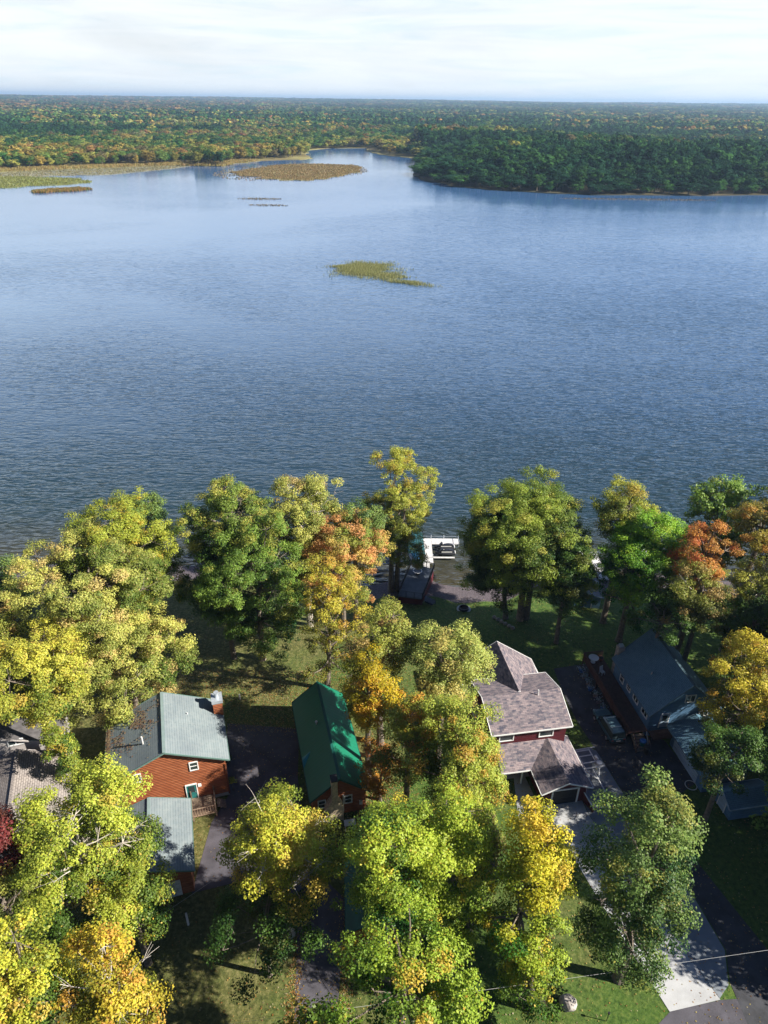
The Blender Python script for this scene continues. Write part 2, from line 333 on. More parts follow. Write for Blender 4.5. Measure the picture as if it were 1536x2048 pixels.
h = MATH(t, 'ADD', MATH(t, 'MULTIPLY', crest, 0.42), MATH(t, 'ADD', MATH(t, 'MULTIPLY', w2, 0.32), MATH(t, 'MULTIPLY', w3, 1.2)))
st = RAMP(t, pat.outputs[0], [(0.36, (0.12, 0.12, 0.12)), (0.5, (0.6, 0.6, 0.6)), (0.62, (1, 1, 1))])
bp = N(t, 'ShaderNodeBump', ins={'Distance': 0.85}); t.links.new(h, bp.inputs['Height']); sepy = t.nodes.new('ShaderNodeSeparateXYZ'); L(t, tcn, 'Object', sepy, 0)
calm = RAMP(t, MATH(t, 'MULTIPLY', sepy.outputs[1], 0.001), [(0.1, (1, 1, 1)), (0.2, (0.6, 0.6, 0.6)), (0.4, (0.2, 0.2, 0.2)), (0.8, (0.06, 0.06, 0.06))])
t.links.new(MATH(t, 'MULTIPLY', MATH(t, 'MULTIPLY', st, calm), 1.0), bp.inputs['Strength']); L(t, bp, 0, b, 'Normal')
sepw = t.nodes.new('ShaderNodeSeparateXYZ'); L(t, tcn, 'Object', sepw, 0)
shallows_and_sky = RAMP(t, MATH(t, 'MULTIPLY', sepw.outputs[1], 0.001), [(0.088, (0.05, 0.045, 0.026)), (0.108, (0.015, 0.033, 0.042)), (0.16, (0.026, 0.058, 0.108)), (0.28, (0.06, 0.118, 0.225)), (0.6, (0.05, 0.125, 0.28))])  # brown shallows; beyond, reflected sky is put into the base colour as blue
t.links.new(shallows_and_sky, b.inputs['Base Color'])
b.inputs['Roughness'].default_value = 0.10; b.inputs['IOR'].default_value = 1.333; b.inputs['Specular IOR Level'].default_value = 0.5
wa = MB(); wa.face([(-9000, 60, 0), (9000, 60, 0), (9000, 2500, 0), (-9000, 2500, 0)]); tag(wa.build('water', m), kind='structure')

# far shore: flat land cut to the shoreline, then rising country to the horizon
def land(name, pts, z, m, label=None, depth=0.8):
    mb = MB(); mb.face([(x, y, z) for x, y in pts])
    for k in range(len(pts)):
        a, c = pts[k], pts[(k + 1) % len(pts)]; mb.face([(a[0], a[1], z), (a[0], a[1], z - depth), (c[0], c[1], z - depth), (c[0], c[1], z)])
    return tag(mb.build(name, m), kind='structure')
def jag(pts, amp, n):
    out = []
    for k in range(len(pts) - 1):
        a, c = np.array(pts[k], float), np.array(pts[k + 1], float)
        for j in range(n): out.append(tuple(a + (c - a) * j / n + (rng.normal(0, amp, 2) if j else 0)))
    out.append(pts[-1]); return out
marsh = mat('marsh_grass', (0.20, 0.145, 0.055), 0.95, 0.4, 0.02, c2=(0.26, 0.24, 0.08), bump=0.3, bscale=1.0)
woods = mat('forest_floor', (0.05, 0.055, 0.025), 0.95, 0.4, 0.01, c2=(0.10, 0.08, 0.035))
LEFT = jag([(-900, 640), (-520, 690), (-372, 735), (-300, 790), (-215, 850), (-196, 838), (-174, 846), (-176, 872), (-150, 925), (-99, 962), (-97, 990), (-112, 1060), (-113, 1145), (-90, 1190), (-32, 1213), (10, 1230), (20, 1500), (-1500, 1500), (-1500, 640)][:13], 3.5, 5) + [(-90, 1190), (-32, 1213), (10, 1235), (10, 1560), (-3000, 1560), (-3000, 640)]
MID = jag([(-31, 1200), (-22, 1090), (0, 1040), (26, 1010), (30, 990), (60, 985)], 3, 4) + [(90, 1560), (-32, 1560)]
RIGHT = jag([(45, 1010), (30, 850), (24, 770), (30, 725), (52, 670), (80, 645), (111, 629), (160, 612), (230, 618), (309, 630), (420, 655), (600, 670)], 3, 4) + [(3000, 700), (3000, 1560), (45, 1560)]
land('shore_land', LEFT, 0.45, marsh); land('shore_land', MID, 0.46, marsh); land('shore_land', RIGHT, 0.5, woods)
def fbm(x, y, s, seed, oct=4):
    r = np.random.default_rng(seed); out = 0; a = 1; tot = 0
    for k in range(oct):
        for j in range(3):
            th = r.uniform(0, 6.28); ph = r.uniform(0, 6.28); out = out + a * np.sin((x * math.cos(th) + y * math.sin(th)) * s * (2 ** k) * r.uniform(.7, 1.3) + ph); tot += a
        a *= .55
    return out / tot
def hz(x, y):
    r = np.hypot(x, y)
    z = 0.6 + 46 * sstep((r - 1300) / 9500) * (1 + 0.22 * fbm(x, y, 0.0012, 3)) + 2.5 * fbm(x, y, 0.006, 5) * np.clip((r - 1300) / 1500, 0, 1)
    z = z + 16 * sstep((r - 7000) / 4000) * np.clip(fbm(x, y, 0.0009, 21, 3) + .2, 0, 1)
    z = z + 30 * sstep((r - 14000) / 6000) * (0.6 + 0.8 * fbm(x, y, 0.0006, 9))
    return np.where(r < 1500, np.minimum(z, 0.6 + (r - 1300) / 60.), z)
rr = np.geomspace(1400, 26000, 150); aa = np.radians(np.linspace(-62, 62, 220)); RR, AA = np.meshgrid(rr, aa, indexing='ij')
X = (RR * np.sin(AA)).ravel(); Y = (RR * np.cos(AA)).ravel(); i = (np.arange(149)[:, None] * 220 + np.arange(219)[None]).ravel()
far_m = mat('wooded_country', (0.05, 0.07, 0.035), 0.95, 0.5, 0.006, c2=(0.13, 0.09, 0.045))
tag(np_mesh('terrain', np.stack([X, Y, hz(X, Y)], 1), np.stack([i, i + 220, i + 221, i + 1], 1), far_m), kind='structure')

# ---------------------------------------------------------------- foliage
def unit(n, r): v = r.normal(size=(n, 3)); return v / np.linalg.norm(v, axis=1)[:, None]
def leaf_quads(P, Nrm, size, r, asp=0.75):
    """rhombic leaf tufts at P facing Nrm"""
    n = len(P); a = np.cross(Nrm, unit(n, r)); a /= np.linalg.norm(a, axis=1)[:, None] + 1e-9; b2 = np.cross(Nrm, a)
    s = (size * (0.7 + 0.6 * r.random(n)))[:, None]; lift = Nrm * s * 0.22
    V = np.stack([P + a * s + lift, P + b2 * s * asp, P - a * s + lift, P - b2 * s * asp], 1).reshape(-1, 3)
    return V, np.arange(n * 4).reshape(n, 4)
PAL = {  # low colour, high colour, accent, accent share, tone break
 'yg': ((.055, .12, .02), (.36, .36, .055), (.50, .36, .05), .12), 'ggrey': ((.035, .09, .024), (.20, .26, .075), (.30, .29, .06), .12),
 'pale': ((.11, .17, .03), (.52, .465, .135), (.58, .42, .17), .2), 'yel': ((.10, .165, .025), (.53, .46, .08), (.56, .40, .08), .15),
 'yel2': ((.12, .14, .02), (.60, .46, .06), (.55, .30, .05), .12), 'oliv': ((.07, .09, .022), (.32, .31, .07), (.42, .27, .10), .2),
 'grn': ((.025, .08, .018), (.20, .28, .055), (.34, .33, .06), .14), 'grn2': ((.03, .085, .018), (.30, .34, .055), (.38, .35, .06), .16),
 'dgrn': ((.02, .06, .014), (.085, .15, .03), (.14, .14, .03), .1), 'ygg': ((.03, .08, .018), (.20, .25, .05), (.46, .42, .09), .3),
 'org': ((.22, .29, .05), (.62, .40, .13), (.62, .27, .12), .45), 'yelair': ((.15, .17, .03), (.46, .37, .055), (.50, .27, .05), .15),
 'olyel': ((.08, .12, .022), (.40, .38, .065), (.42, .30, .06), .2), 'bgrn': ((.02, .13, .014), (.27, .42, .04), (.40, .46, .05), .12),
 'redo': ((.06, .11, .02), (.58, .25, .07), (.62, .17, .07), .35), 'olorg': ((.05, .07, .018), (.34, .25, .045), (.50, .24, .05), .25),
 'ygair': ((.15, .19, .03), (.46, .42, .09), (.5, .36, .1), .15), 'dol': ((.025, .045, .012), (.12, .12, .03), (.25, .14, .04), .12),
 'gold': ((.12, .14, .015), (.52, .36, .025), (.58, .30, .03), .2), 'gold2': ((.06, .17, .02), (.60, .48, .04), (.60, .42, .05), .15),
 'gold3': ((.09, .16, .022), (.54, .48, .065), (.58, .40, .08), .15), 'orgy': ((.12, .16, .02), (.60, .43, .055), (.60, .32, .07), .25),
 'paleg': ((.10, .16, .04), (.40, .40, .12), (.5, .4, .12), .2), 'orgg': ((.09, .14, .025), (.38, .35, .06), (.62, .27, .05), .35),
 'yg2': ((.085, .145, .025), (.37, .38, .07), (.50, .28, .05), .16), 'yg3': ((.07, .13, .02), (.45, .45, .07), (.56, .42, .09), .12),
 'ygl': ((.03, .11, .015), (.38, .42, .05), (.55, .42, .05), .16), 'ygl2': ((.03, .11, .015), (.30, .37, .045), (.56, .36, .05), .14),
 'orl': ((.20, .12, .03), (.50, .22, .04), (.52, .16, .04), .3), 'olair': ((.09, .10, .03), (.24, .23, .06), (.3, .2, .08), .2),
 'red': ((.035, .05, .02), (.17, .03, .035), (.32, .05, .045), .3)}
def limb(mb, a, b, ra, rb, bend, r, n=6, seg=3):
    a = np.array(a, float); b = np.array(b, float); mid = (a + b) / 2 + r.normal(0, bend, 3); pts = []
    for k in range(seg + 1):
        t_ = k / seg; pts.append((1 - t_) ** 2 * a + 2 * t_ * (1 - t_) * mid + t_ ** 2 * b)
    for k in range(seg): mb.tube(pts[k], pts[k + 1], ra + (rb - ra) * k / seg, ra + (rb - ra) * (k + 1) / seg, n, cap=False)
LEAVES = [0]
def make_tree(cx, cy, zc, rx, rz, bx, by, pal, kind, seed, label, name='tree', twigs=0, pale=False, multi=1, dens=1.0, cat='tree', group=None, pleaf=1.0):
    r = np.random.default_rng(seed * 13 + 5)
    zc -= .1 * rz * (kind != 'bush'); rz *= 1.1; zg = float(gz(bx, by)); root = empty(name, (bx, by, zg), 0, label, cat, group)
    C = np.array([cx - bx, cy - by, zc - zg])
    lowc, highc, acc, ash = PAL[pal]; lowc, highc, acc = np.array(lowc) * 1.1, np.array(highc) * np.array([1.08, 1.2, 1.0]), np.array(acc) * 1.1
    big = max(rx, rz)
    # lobes of the crown, each the leafy end of one limb
    k = int(np.clip(3.6 * (rx * rx * rz) ** (1 / 3.) * max(1, rz / rx * .8), 7, 28)) if kind != 'bush' else 4
    pts = []
    for j in range(k):
        g = (j + .5) / k; zz = 1 - 2 * g * .93; th = j * 2.39996 + r.normal(0, .25); q = math.sqrt(max(0, 1 - zz * zz))
        pts.append([q * math.cos(th), q * math.sin(th), zz])
    D = np.array(pts)
    if kind == 'wide': shell = r.uniform(.55, .85, k)
    elif kind == 'tall': shell = r.uniform(.5, .85, k)
    else: shell = r.uniform(.5, .8, k)
    LR = min(rx, rz) * r.uniform(.30, .60, k); RV = np.array([rx, rx, rz]) * np.array([1.24, 1.24, 1.14]); LC = D * np.maximum(RV[None] - LR[:, None] * np.array([1.12, 1.12, .9]) - .25, .1) * np.where(r.random(k) < .72, r.uniform(.88, 1.04, k), r.uniform(.35, .75, k))[:, None]
    if kind == 'tall': LR *= .95
    if kind == 'maple': LR *= .9; LC[:, 2] *= 1.03
    # lean crowns of the tree away from a perfect ellipsoid
    LC += r.normal(0, .06 * big, LC.shape)
    PC = []; PR = []; PT = []
    pr0 = {'round': .62, 'wide': .68, 'tall': .5, 'maple': .6, 'bush': .28}[kind]
    for j in range(k):
        n = int(1.5 * 4 * math.pi * LR[j] ** 2 / (math.pi * pr0 ** 2) * .36 * dens) + 4
        d = unit(n, r); d = d[(d[:, 2] > -.35) | (r.random(n) < .45)]
        out = D[j] / (np.linalg.norm(D[j]) + 1e-9)
        d = d[((d @ out) > -.45) | (r.random(len(d)) < .3)]
        p = LC[j] + d * (LR[j] * (r.uniform(.62, 1.08, len(d)) + .12 * np.sin(d[:, 0] * 5 + j) ))[:, None] * np.array([1.08, 1.08, .82])
        PC.append(p); PR.append(pr0 * r.uniform(.5, 1.5, len(d))); PT.append(np.full(len(d), r.normal(0, .16)))
    PC = np.concatenate(PC); PR = np.concatenate(PR); PT = np.concatenate(PT)
    # drop puffs buried deep inside the crown
    e = np.linalg.norm(PC / np.array([rx, rx, rz]), axis=1)
    keep = (e > .38) | (r.random(len(e)) < .35); PC, PR, PT, e = PC[keep], PR[keep], PT[keep], e[keep]
    # ragged gaps
    gap = fbm(PC[:, 0] + PC[:, 2] * .7, PC[:, 1] - PC[:, 2] * .4, .9, seed, 2) ; keep = gap > -.33
    PC, PR, PT, e = PC[keep], PR[keep], PT[keep], e[keep]
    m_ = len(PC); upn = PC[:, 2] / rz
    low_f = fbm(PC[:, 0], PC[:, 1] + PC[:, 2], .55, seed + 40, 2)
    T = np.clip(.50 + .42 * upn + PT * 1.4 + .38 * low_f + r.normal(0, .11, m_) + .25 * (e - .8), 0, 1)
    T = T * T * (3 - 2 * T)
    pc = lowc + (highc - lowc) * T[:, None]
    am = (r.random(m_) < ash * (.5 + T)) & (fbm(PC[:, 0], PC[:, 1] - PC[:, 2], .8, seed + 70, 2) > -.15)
    pc[am] = pc[am] * .3 + acc * .7
    nl = (155 * (PR / .62) ** 2 * dens / pleaf ** 1.3).astype(int) + 6
    idx = np.repeat(np.arange(m_), nl); n = len(idx)
    d = unit(n, r); rad = r.random(n) ** .45
    P = PC[idx] + d * (PR[idx] * rad)[:, None] * np.array([1.15, 1.15, .72])
    cen = PC[idx] / np.array([rx, rx, rz]); cen /= np.linalg.norm(cen, axis=1)[:, None] + 1e-6
    Nn = d * .55 + cen * .35 + np.array([0, 0, .45]) + r.normal(0, .42, (n, 3)); Nn /= np.linalg.norm(Nn, axis=1)[:, None]
    ls = (.082 if kind != 'bush' else .08) * pleaf ** .65
    V, F4 = leaf_quads(P + C, Nn, np.full(n, ls), r)
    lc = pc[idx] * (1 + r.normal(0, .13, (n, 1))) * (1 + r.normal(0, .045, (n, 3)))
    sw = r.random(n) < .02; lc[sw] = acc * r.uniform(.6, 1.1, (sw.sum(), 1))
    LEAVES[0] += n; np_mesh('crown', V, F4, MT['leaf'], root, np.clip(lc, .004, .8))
    # trunk and limbs
    mb = MB(); H = C[2] + rz; tr = .017 * H + .04
    if kind == 'bush': tr = .04
    for q in range(multi):
        off = np.array([math.cos(q * 2.1) * .55, math.sin(q * 2.1) * .35, 0]) * (multi > 1)
        top = C * np.array([.9, .9, 1]) + np.array([0, 0, rz * .25]) + off * 2.5
        fork = np.array([C[0] * .35, C[1] * .35, max(.3, C[2] - rz * .55)]) + off * 1.4
        mb.tube(off - np.array([0, 0, .3]), off + np.array([0, 0, .5]), tr * 1.45, tr * 1.05, 9, cap=False)
        limb(mb, off + np.array([0, 0, .5]), fork, tr * 1.05, tr * .72, .12, r, 9, 4); limb(mb, fork, top, tr * .72, tr * .2, .3, r, 7, 4)
    for j in range(k):
        tgt = C + LC[j]; zt = np.clip(tgt[2] - LR[j] * .6 - rx * .25, C[2] - rz * .7, C[2] + rz * .4); s_ = (zt - fork[2]) / (top[2] - fork[2] + 1e-6)
        st_ = fork + (top - fork) * np.clip(s_, 0, .9)
        limb(mb, st_, tgt, tr * .36, tr * .09, .3, r, 5, 3)
        near = np.where(np.linalg.norm(PC - LC[j], axis=1) < LR[j] * 1.25)[0]
        if len(near):
            for q in r.choice(near, min(len(near), 9), replace=False): limb(mb, tgt, C + PC[q], tr * .09, tr * .03, .12, r, 3, 2)
    mb.build('trunk', MT['pale_bark' if pale else 'bark'], root)
    if twigs:
        for q in range(twigs):
            mb = MB()
            dd = unit(1, r)[0]; dd[2] = abs(dd[2]) * .8; dd /= np.linalg.norm(dd); a = C + dd * np.array([rx, rx, rz]) * .55; b2 = C + dd * np.array([rx, rx, rz]) * r.uniform(1.0, 1.14)
            limb(mb, a, b2, .045, .018, .3, r, 4, 4)
            for w_ in range(5):
                t_ = r.uniform(.45, 1); s0 = a + (b2 - a) * t_; limb(mb, s0, s0 + dd * r.uniform(.4, .9) + r.normal(0, .55, 3), .016, .008, .12, r, 3, 2)
            mb.build('dead_branch', MT['twig'], root)
    return root
TREES = [
 (-31.04, 69.5, 16.04, 7.0, 6.96, -31.04, 69.5, 'yg', 'round', 1, 'yellow green round tree at the lake edge left of the big dark green tree'),
 (-30.39, 75.19, 19.06, 3.35, 1.94, -30.39, 75.19, 'ggrey', 'round', 2, 'small grey green crown peeking out over the lake behind the yellow green shore tree'),
 (-31.9, 61.04, 18.38, 7.97, 4.62, -31.9, 61.04, 'pale', 'round', 3, 'pale yellow tree tinged pink at the left shore, below the yellow green tree'),
 (-41.64, 62.72, 17.31, 3.1, 2.69, -41.64, 62.72, 'ggrey', 'round', 4, 'grey green tree cut by the left edge beside the pale pink tinged tree'),
 (-39.47, 57.16, 14.5, 3.7, 3.5, -39.47, 57.16, 'oliv', 'round', 5, 'low olive tree in the shade at the left edge under the pale yellow tree'),
 (-29.54, 59.99, 10.7, 8.23, 5.78, -28.5, 60.0, 'pale', 'wide', 6, 'large pale yellow spreading tree rising behind the log house roof'),
 (-32.75, 49.17, 16.53, 5.18, 4.47, -32.75, 49.17, 'yel', 'round', 7, 'bright yellow tree at the left edge over the grey shingled roofs'),
 (-30.32, 46.85, 9.4, 1.58, 4.15, -31.58, 46.86, 'yg', 'tall', 8, 'narrow yellow green tree with a white trunk between grey roof and log house'),
 (-14.75, 67.89, 13.85, 5.3, 8.08, -15.05, 67.94, 'grn', 'round', 9, 'big dark green tree whose pale trunk stands on the leafy lawn'),
 (-18.94, 68.11, 12.9, 4.16, 6.15, -18.68, 68.15, 'dgrn', 'round', 10, 'dark green tree with thin trunk just left of the big dark green tree'),
 (-18.47, 72.74, 18.4, 5.71, 5.6, -18.47, 72.74, 'ygg', 'round', 11, 'green tree with light yellow green top leaning over the lake on the left shore'),
 (-19.4, 75.22, 22.17, 1.63, 1.83, -19.4, 75.22, 'yel', 'round', 12, 'small bright yellow crown tip standing above the green shore trees'),
 (-9.76, 75.09, 18.47, 4.73, 6.03, -9.76, 75.09, 'pale', 'round', 13, 'pale peach and yellow tree with bare twigs standing against the lake'),
 (-3.56, 74.97, 17.09, 2.94, 4.91, -3.56, 74.97, 'ggrey', 'round', 14, 'grey green tree between the peach tree and the yellow green tree by the dock'),
 (-5.14, 72.88, 15.55, 5.06, 5.45, -5.14, 72.88, 'org', 'maple', 15, 'orange topped maple left of the dark viewing deck'),
 (-5.62, 62.77, 12.35, 3.89, 8.18, -6.48, 62.83, 'yelair', 'tall', 16, 'tall airy yellow tree rising in front of the green roofed cabin'),
 (1.53, 85.31, 13.65, 4.75, 8.08, 1.45, 85.33, 'olyel', 'tall', 17, 'tall yellow green tree with a triple trunk at the shore beside the dock'),
 (18.78, 77.25, 15.4, 8.1, 8.57, 19.19, 77.27, 'grn2', 'wide', 18, 'largest green tree with several grey trunks right of the fire pit'),
 (14.85, 77.63, 12.5, 4.02, 7.24, 16.98, 77.66, 'dgrn', 'round', 19, "dark green lower tree with a slim trunk left of the largest green tree's trunks"),
 (22.71, 71.86, 12.54, 3.22, 4.46, 22.71, 71.86, 'dgrn', 'round', 20, 'low dark green tree left of the shore shed'),
 (30.02, 76.45, 19.42, 3.97, 3.58, 30.02, 76.45, 'olyel', 'round', 21, 'olive yellow tree against the water behind the bright green maple'),
 (31.02, 72.38, 14.72, 5.34, 8.28, 31.02, 72.38, 'bgrn', 'maple', 22, 'bright green maple with yellow green top right of the largest green tree'),
 (36.84, 68.46, 18.5, 3.46, 4.5, 36.84, 68.46, 'redo', 'maple', 23, 'orange red topped maple near the right edge'),
 (36.16, 64.88, 14.76, 4.03, 4.24, 36.16, 64.88, 'oliv', 'round', 24, 'dull olive tree with drooping foliage under the orange red maple'),
 (31.99, 64.49, 12.68, 4.01, 2.32, 31.99, 64.49, 'dgrn', 'round', 25, 'dark shaded tree behind the blue roofed house'),
 (44.03, 70.68, 20.85, 3.99, 3.15, 44.03, 70.68, 'olorg', 'round', 26, 'olive and orange tree on the lake at the right edge'),
 (43.69, 67.61, 13.91, 3.2, 5.09, 43.69, 67.61, 'ygair', 'tall', 27, 'thin yellow green tree with pale bare twigs at the right edge'),
 (36.89, 54.0, 12.15, 3.91, 5.88, 38.6, 54.0, 'yel2', 'round', 28, 'bright golden yellow tree over the blue garage at the right edge'),
 (31.3, 44.5, 12.4, 3.1, 2.6, 31.3, 44.5, 'dgrn', 'round', 29, 'dark green tree in the shade covering the blue garage roof'),
 (41.28, 62.35, 12.59, 3.45, 4.41, 41.28, 62.35, 'dgrn', 'round', 30, 'dark green tree in shade behind the golden yellow tree'),
 (-0.06, 54.69, 17.38, 3.36, 3.62, -0.06, 54.69, 'oliv', 'round', 31, 'olive tree with pinkish crown tips below the viewing deck'),
 (-1.2, 49.8, 14.21, 2.8, 4.79, -1.2, 49.8, 'gold', 'round', 32, 'deep golden yellow tree leaning over the green cabin roof'),
 (5.99, 51.24, 16.7, 4.29, 4.3, 5.99, 51.24, 'paleg', 'wide', 33, 'pale silvery green tree left of the shingled red house'),
 (2.49, 44.96, 13.44, 2.67, 4.56, 2.49, 44.96, 'orgg', 'round', 34, 'green tree with orange patches between the cabin and the red house'),
 (6.61, 41.98, 12.96, 3.86, 8.04, 6.61, 41.98, 'yg2', 'wide', 35, 'broad yellow green tree with a visible fan of limbs beside the red house'),
 (-0.02, 47.38, 6.75, 1.81, 3.25, -0.02, 47.38, 'orl', 'round', 36, "small orange leaved tree against the green cabin's near corner"),
 (0.61, 30.73, 16.24, 3.48, 5.76, 0.61, 30.73, 'ygl', 'wide', 37, 'big bright yellow green tree over the long dark driveway'),
 (5.11, 32.61, 13.17, 3.38, 7.83, 5.11, 32.61, 'ygl', 'wide', 38, 'yellow green tree with a yellow right flank above the sunny lawn'),
 (1.63, 24.07, 15.36, 4.56, 2.64, 1.63, 24.07, 'ygl2', 'wide', 39, 'yellow green tree at the bottom edge right of the driveway'),
 (7.82, 34.69, 11.32, 1.96, 4.68, 7.82, 34.69, 'olair', 'round', 40, 'thin dull olive tree between two bright yellow green trees'),
 (10.54, 30.98, 15.14, 2.89, 6.86, 10.54, 30.98, 'gold2', 'maple', 41, 'golden topped maple in front of the red garage'),
 (11.54, 28.55, 8.94, 2.17, 5.06, 11.54, 28.55, 'ygl', 'tall', 42, 'small airy yellow green tree on the bottom lawn under the golden maple'),
 (18.57, 30.77, 15.25, 3.38, 8.72, 19.39, 30.77, 'ggrey', 'wide', 43, 'grey green tree overhanging the concrete driveway'),
 (-7.43, 33.99, 14.19, 3.91, 4.81, -7.43, 33.99, 'gold3', 'wide', 44, 'yellow tree with bare white twigs between the two driveways'),
 (-8.73, 30.72, 9.62, 4.1, 2.38, -8.73, 30.72, 'dgrn', 'wide', 45, 'low dark green tree in shade under the yellow twiggy tree'),
 (-22.11, 32.94, 14.0, 4.7, 7.0, -22.11, 32.94, 'yg3', 'wide', 46, 'large yellow tree with white dead branches beside the log garage'),
 (-27.74, 32.14, 14.96, 2.43, 4.04, -27.74, 32.14, 'red', 'maple', 47, 'dark red maple at the left edge below the grey shingled roof'),
 (-18.71, 31.46, 10.88, 2.32, 4.12, -18.71, 31.46, 'yg', 'round', 48, "yellow green lower tree in front of the log garage's shaded wall"),
 (-22.46, 24.01, 14.3, 3.02, 5.7, -22.46, 24.01, 'gold3', 'wide', 49, 'golden yellow tree in the bottom left corner'),
 (-17.39, 24.27, 12.91, 2.62, 5.09, -17.39, 24.27, 'orgy', 'wide', 50, 'golden orange tree with white twigs right of the bottom left corner tree'),
 (-25.44, 28.39, 15.64, 2.26, 1.36, -25.44, 28.39, 'oliv', 'round', 51, 'dark olive tree with a few red leaves under the red maple'),
 (-16.33, 51.68, 3.25, 0.55, 1.25, -16.33, 51.68, 'dgrn', 'bush', 52, "small dark green shrub at the log house's right corner"),
 (-14.97, 48.27, 3.0, 0.48, 1.0, -14.97, 48.27, 'yg', 'bush', 53, 'small yellow green shrub beside the log house steps'),
]
TW = {13: 3, 27: 5, 44: 5, 46: 5, 50: 3, 24: 2}
for row in TREES:
    s_ = row[9]; kd = row[8]
    make_tree(*row, name={'maple': 'maple_tree', 'bush': 'shrub'}.get(kd, 'tree'), twigs=TW.get(s_, 0), pale=s_ in (8, 13, 27, 44, 46, 50), multi=3 if s_ in (17, 18) else 1,
              dens=.75 if row[7] in ('yelair', 'ygair', 'olair') else 1.0, cat='shrub' if kd == 'bush' else 'tree')
# trees just past the right edge of the picture, whose shade falls across the yards
for j, (x, y, zc, rx, rz) in enumerate([(47, 60, 13, 5.5, 9), (48, 50.5, 8, 5, 5.5), (45, 43, 12, 5, 8.5), (42.5, 35.5, 12, 4.6, 8.5), (52, 68.5, 14, 6, 9), (37.5, 40, 9, 3.6, 5.5), (54, 78, 14, 6, 9), (57, 57, 11, 5, 8), (54, 45, 15, 5, 10), (51, 36, 14, 5, 9), (41.5, 31, 9, 4.0, 6), (46, 84, 12, 4.5, 8)]):
    make_tree(x, y, zc, rx, rz, x, y, 'grn' if j % 2 else 'oliv', 'round', 100 + j, 'tall green tree on the neighbouring lot past the right edge', group='trees past the right edge', dens=.9, pleaf=2.6)

for j, (x, y, zc, rx, rz) in enumerate([(-3, 19.2, 10.3, 4.8, 5.5), (-11.5, 17.5, 10, 4.2, 5.5), (3.5, 15, 10, 4.2, 5.5)]):
    make_tree(x, y, zc, rx, rz, x, y, 'yg', 'round', 140 + j, 'tree on the near side of the road below the bottom edge', group='trees below the bottom edge', dens=.9, pleaf=2.6)
# ---- far trees: eight crowns of two kinds shared by every far tree
def far_crown(seed, conifer, nl, ls, m, nm):
    r = np.random.default_rng(seed)
    if conifer:
        z = r.random(nl) ** .8; th = r.uniform(0, 6.28, nl); rad = (1 - z) * 3.1 * (.75 + .25 * np.sin(z * 38)) * r.uniform(.75, 1, nl) + .15
        P = np.stack([rad * np.cos(th), rad * np.sin(th), 2.5 + z * 15], 1); Nn = np.stack([np.cos(th) * .7, np.sin(th) * .7, np.full(nl, .7)], 1) + r.normal(0, .3, (nl, 3))
        sh = r.uniform(.7, 1.2, nl)
    else:
        k = 12; D = unit(k, r); D[:, 2] = np.linspace(-1, 1, k); LC = D * np.array([2.6, 2.6, 3.2]); LR = r.uniform(1.5, 2.4, k)
        j = r.integers(0, k, nl); d = unit(nl, r); d[:, 2] = np.where(r.random(nl) < .6, np.abs(d[:, 2]), d[:, 2])
        P = LC[j] + d * LR[j][:, None] * r.uniform(.8, 1.1, (nl, 1)) + np.array([0, 0, 7.9])
        Nn = d + np.array([0, 0, .2]) + r.normal(0, .13, (nl, 3)); sh = (.75 + .5 * r.random(k))[j] * r.uniform(.8, 1.2, nl)
    Nn /= np.linalg.norm(Nn, axis=1)[:, None]; V, F4 = leaf_quads(P, Nn, np.full(nl, ls), r)
    return np_mesh(nm, V, F4, m, None, np.repeat(sh[:, None], 3, 1), link=False)
near_kinds = [far_crown(200 + j, False, 1100, .36, MT['leaf_obj'], 'crown') for j in range(6)] + [far_crown(210 + j, True, 520, .5, MT['leaf_obj'], 'crown') for j in range(2)]
tk = MB().tube((0, 0, -1), (0, 0, 9), .28, .12, 5); tk_o = tk.build('trunk', MT['bark']); tk_me = tk_o.data; bpy.data.objects.remove(tk_o)
def inside(px, py, poly):
    c = np.zeros(len(px), bool); n = len(poly)
    for a in range(n):
        x1, y1 = poly[a]; x2, y2 = poly[(a + 1) % n]
        if y1 == y2: continue
        k = ((y1 > py) != (y2 > py)) & (px < (x2 - x1) * (py - y1) / (y2 - y1) + x1); c ^= k
    return c
FC = {'dark': (.014, .052, .024), 'green': (.035, .10, .026), 'mid': (.10, .16, .035), 'yellow': (.25, .25, .055), 'gold': (.28, .21, .05), 'orange': (.24, .14, .05), 'brown': (.13, .11, .05), 'red': (.22, .085, .045), 'pale': (.20, .21, .09)}
FN = {'dark': 'dark green', 'green': 'green', 'mid': 'olive green', 'yellow': 'yellow', 'gold': 'golden', 'orange': 'orange', 'brown': 'russet brown', 'red': 'red', 'pale': 'pale straw coloured'}
def scatter(n_target, r):
    """jittered cells whose size grows with distance"""
    P = []; y = 560.
    rad = 575.
    while rad < 13500:
        s = 9.0 if rad < 1300 else 9.0 * (rad / 1300) ** .9
        s = min(s, rad / 130 if rad > 1300 else s)
        n = int(rad * math.radians(76) / s); a = np.radians(-38) + (np.arange(n) + r.uniform(-.45, .45, n)) * s / rad; q = rad + r.uniform(-.45, .45, n) * s
        P.append(np.stack([q * np.sin(a), q * np.cos(a), np.full(n, s / 9.0)], 1)); rad += s * .88
    return np.concatenate(P)
r5 = np.random.default_rng(55); FP = scatter(0, r5)
inr = inside(FP[:, 0], FP[:, 1], RIGHT); inl = inside(FP[:, 0], FP[:, 1], LEFT); inm = inside(FP[:, 0], FP[:, 1], MID); rad = np.hypot(FP[:, 0], FP[:, 1])
far_ = rad > 1420
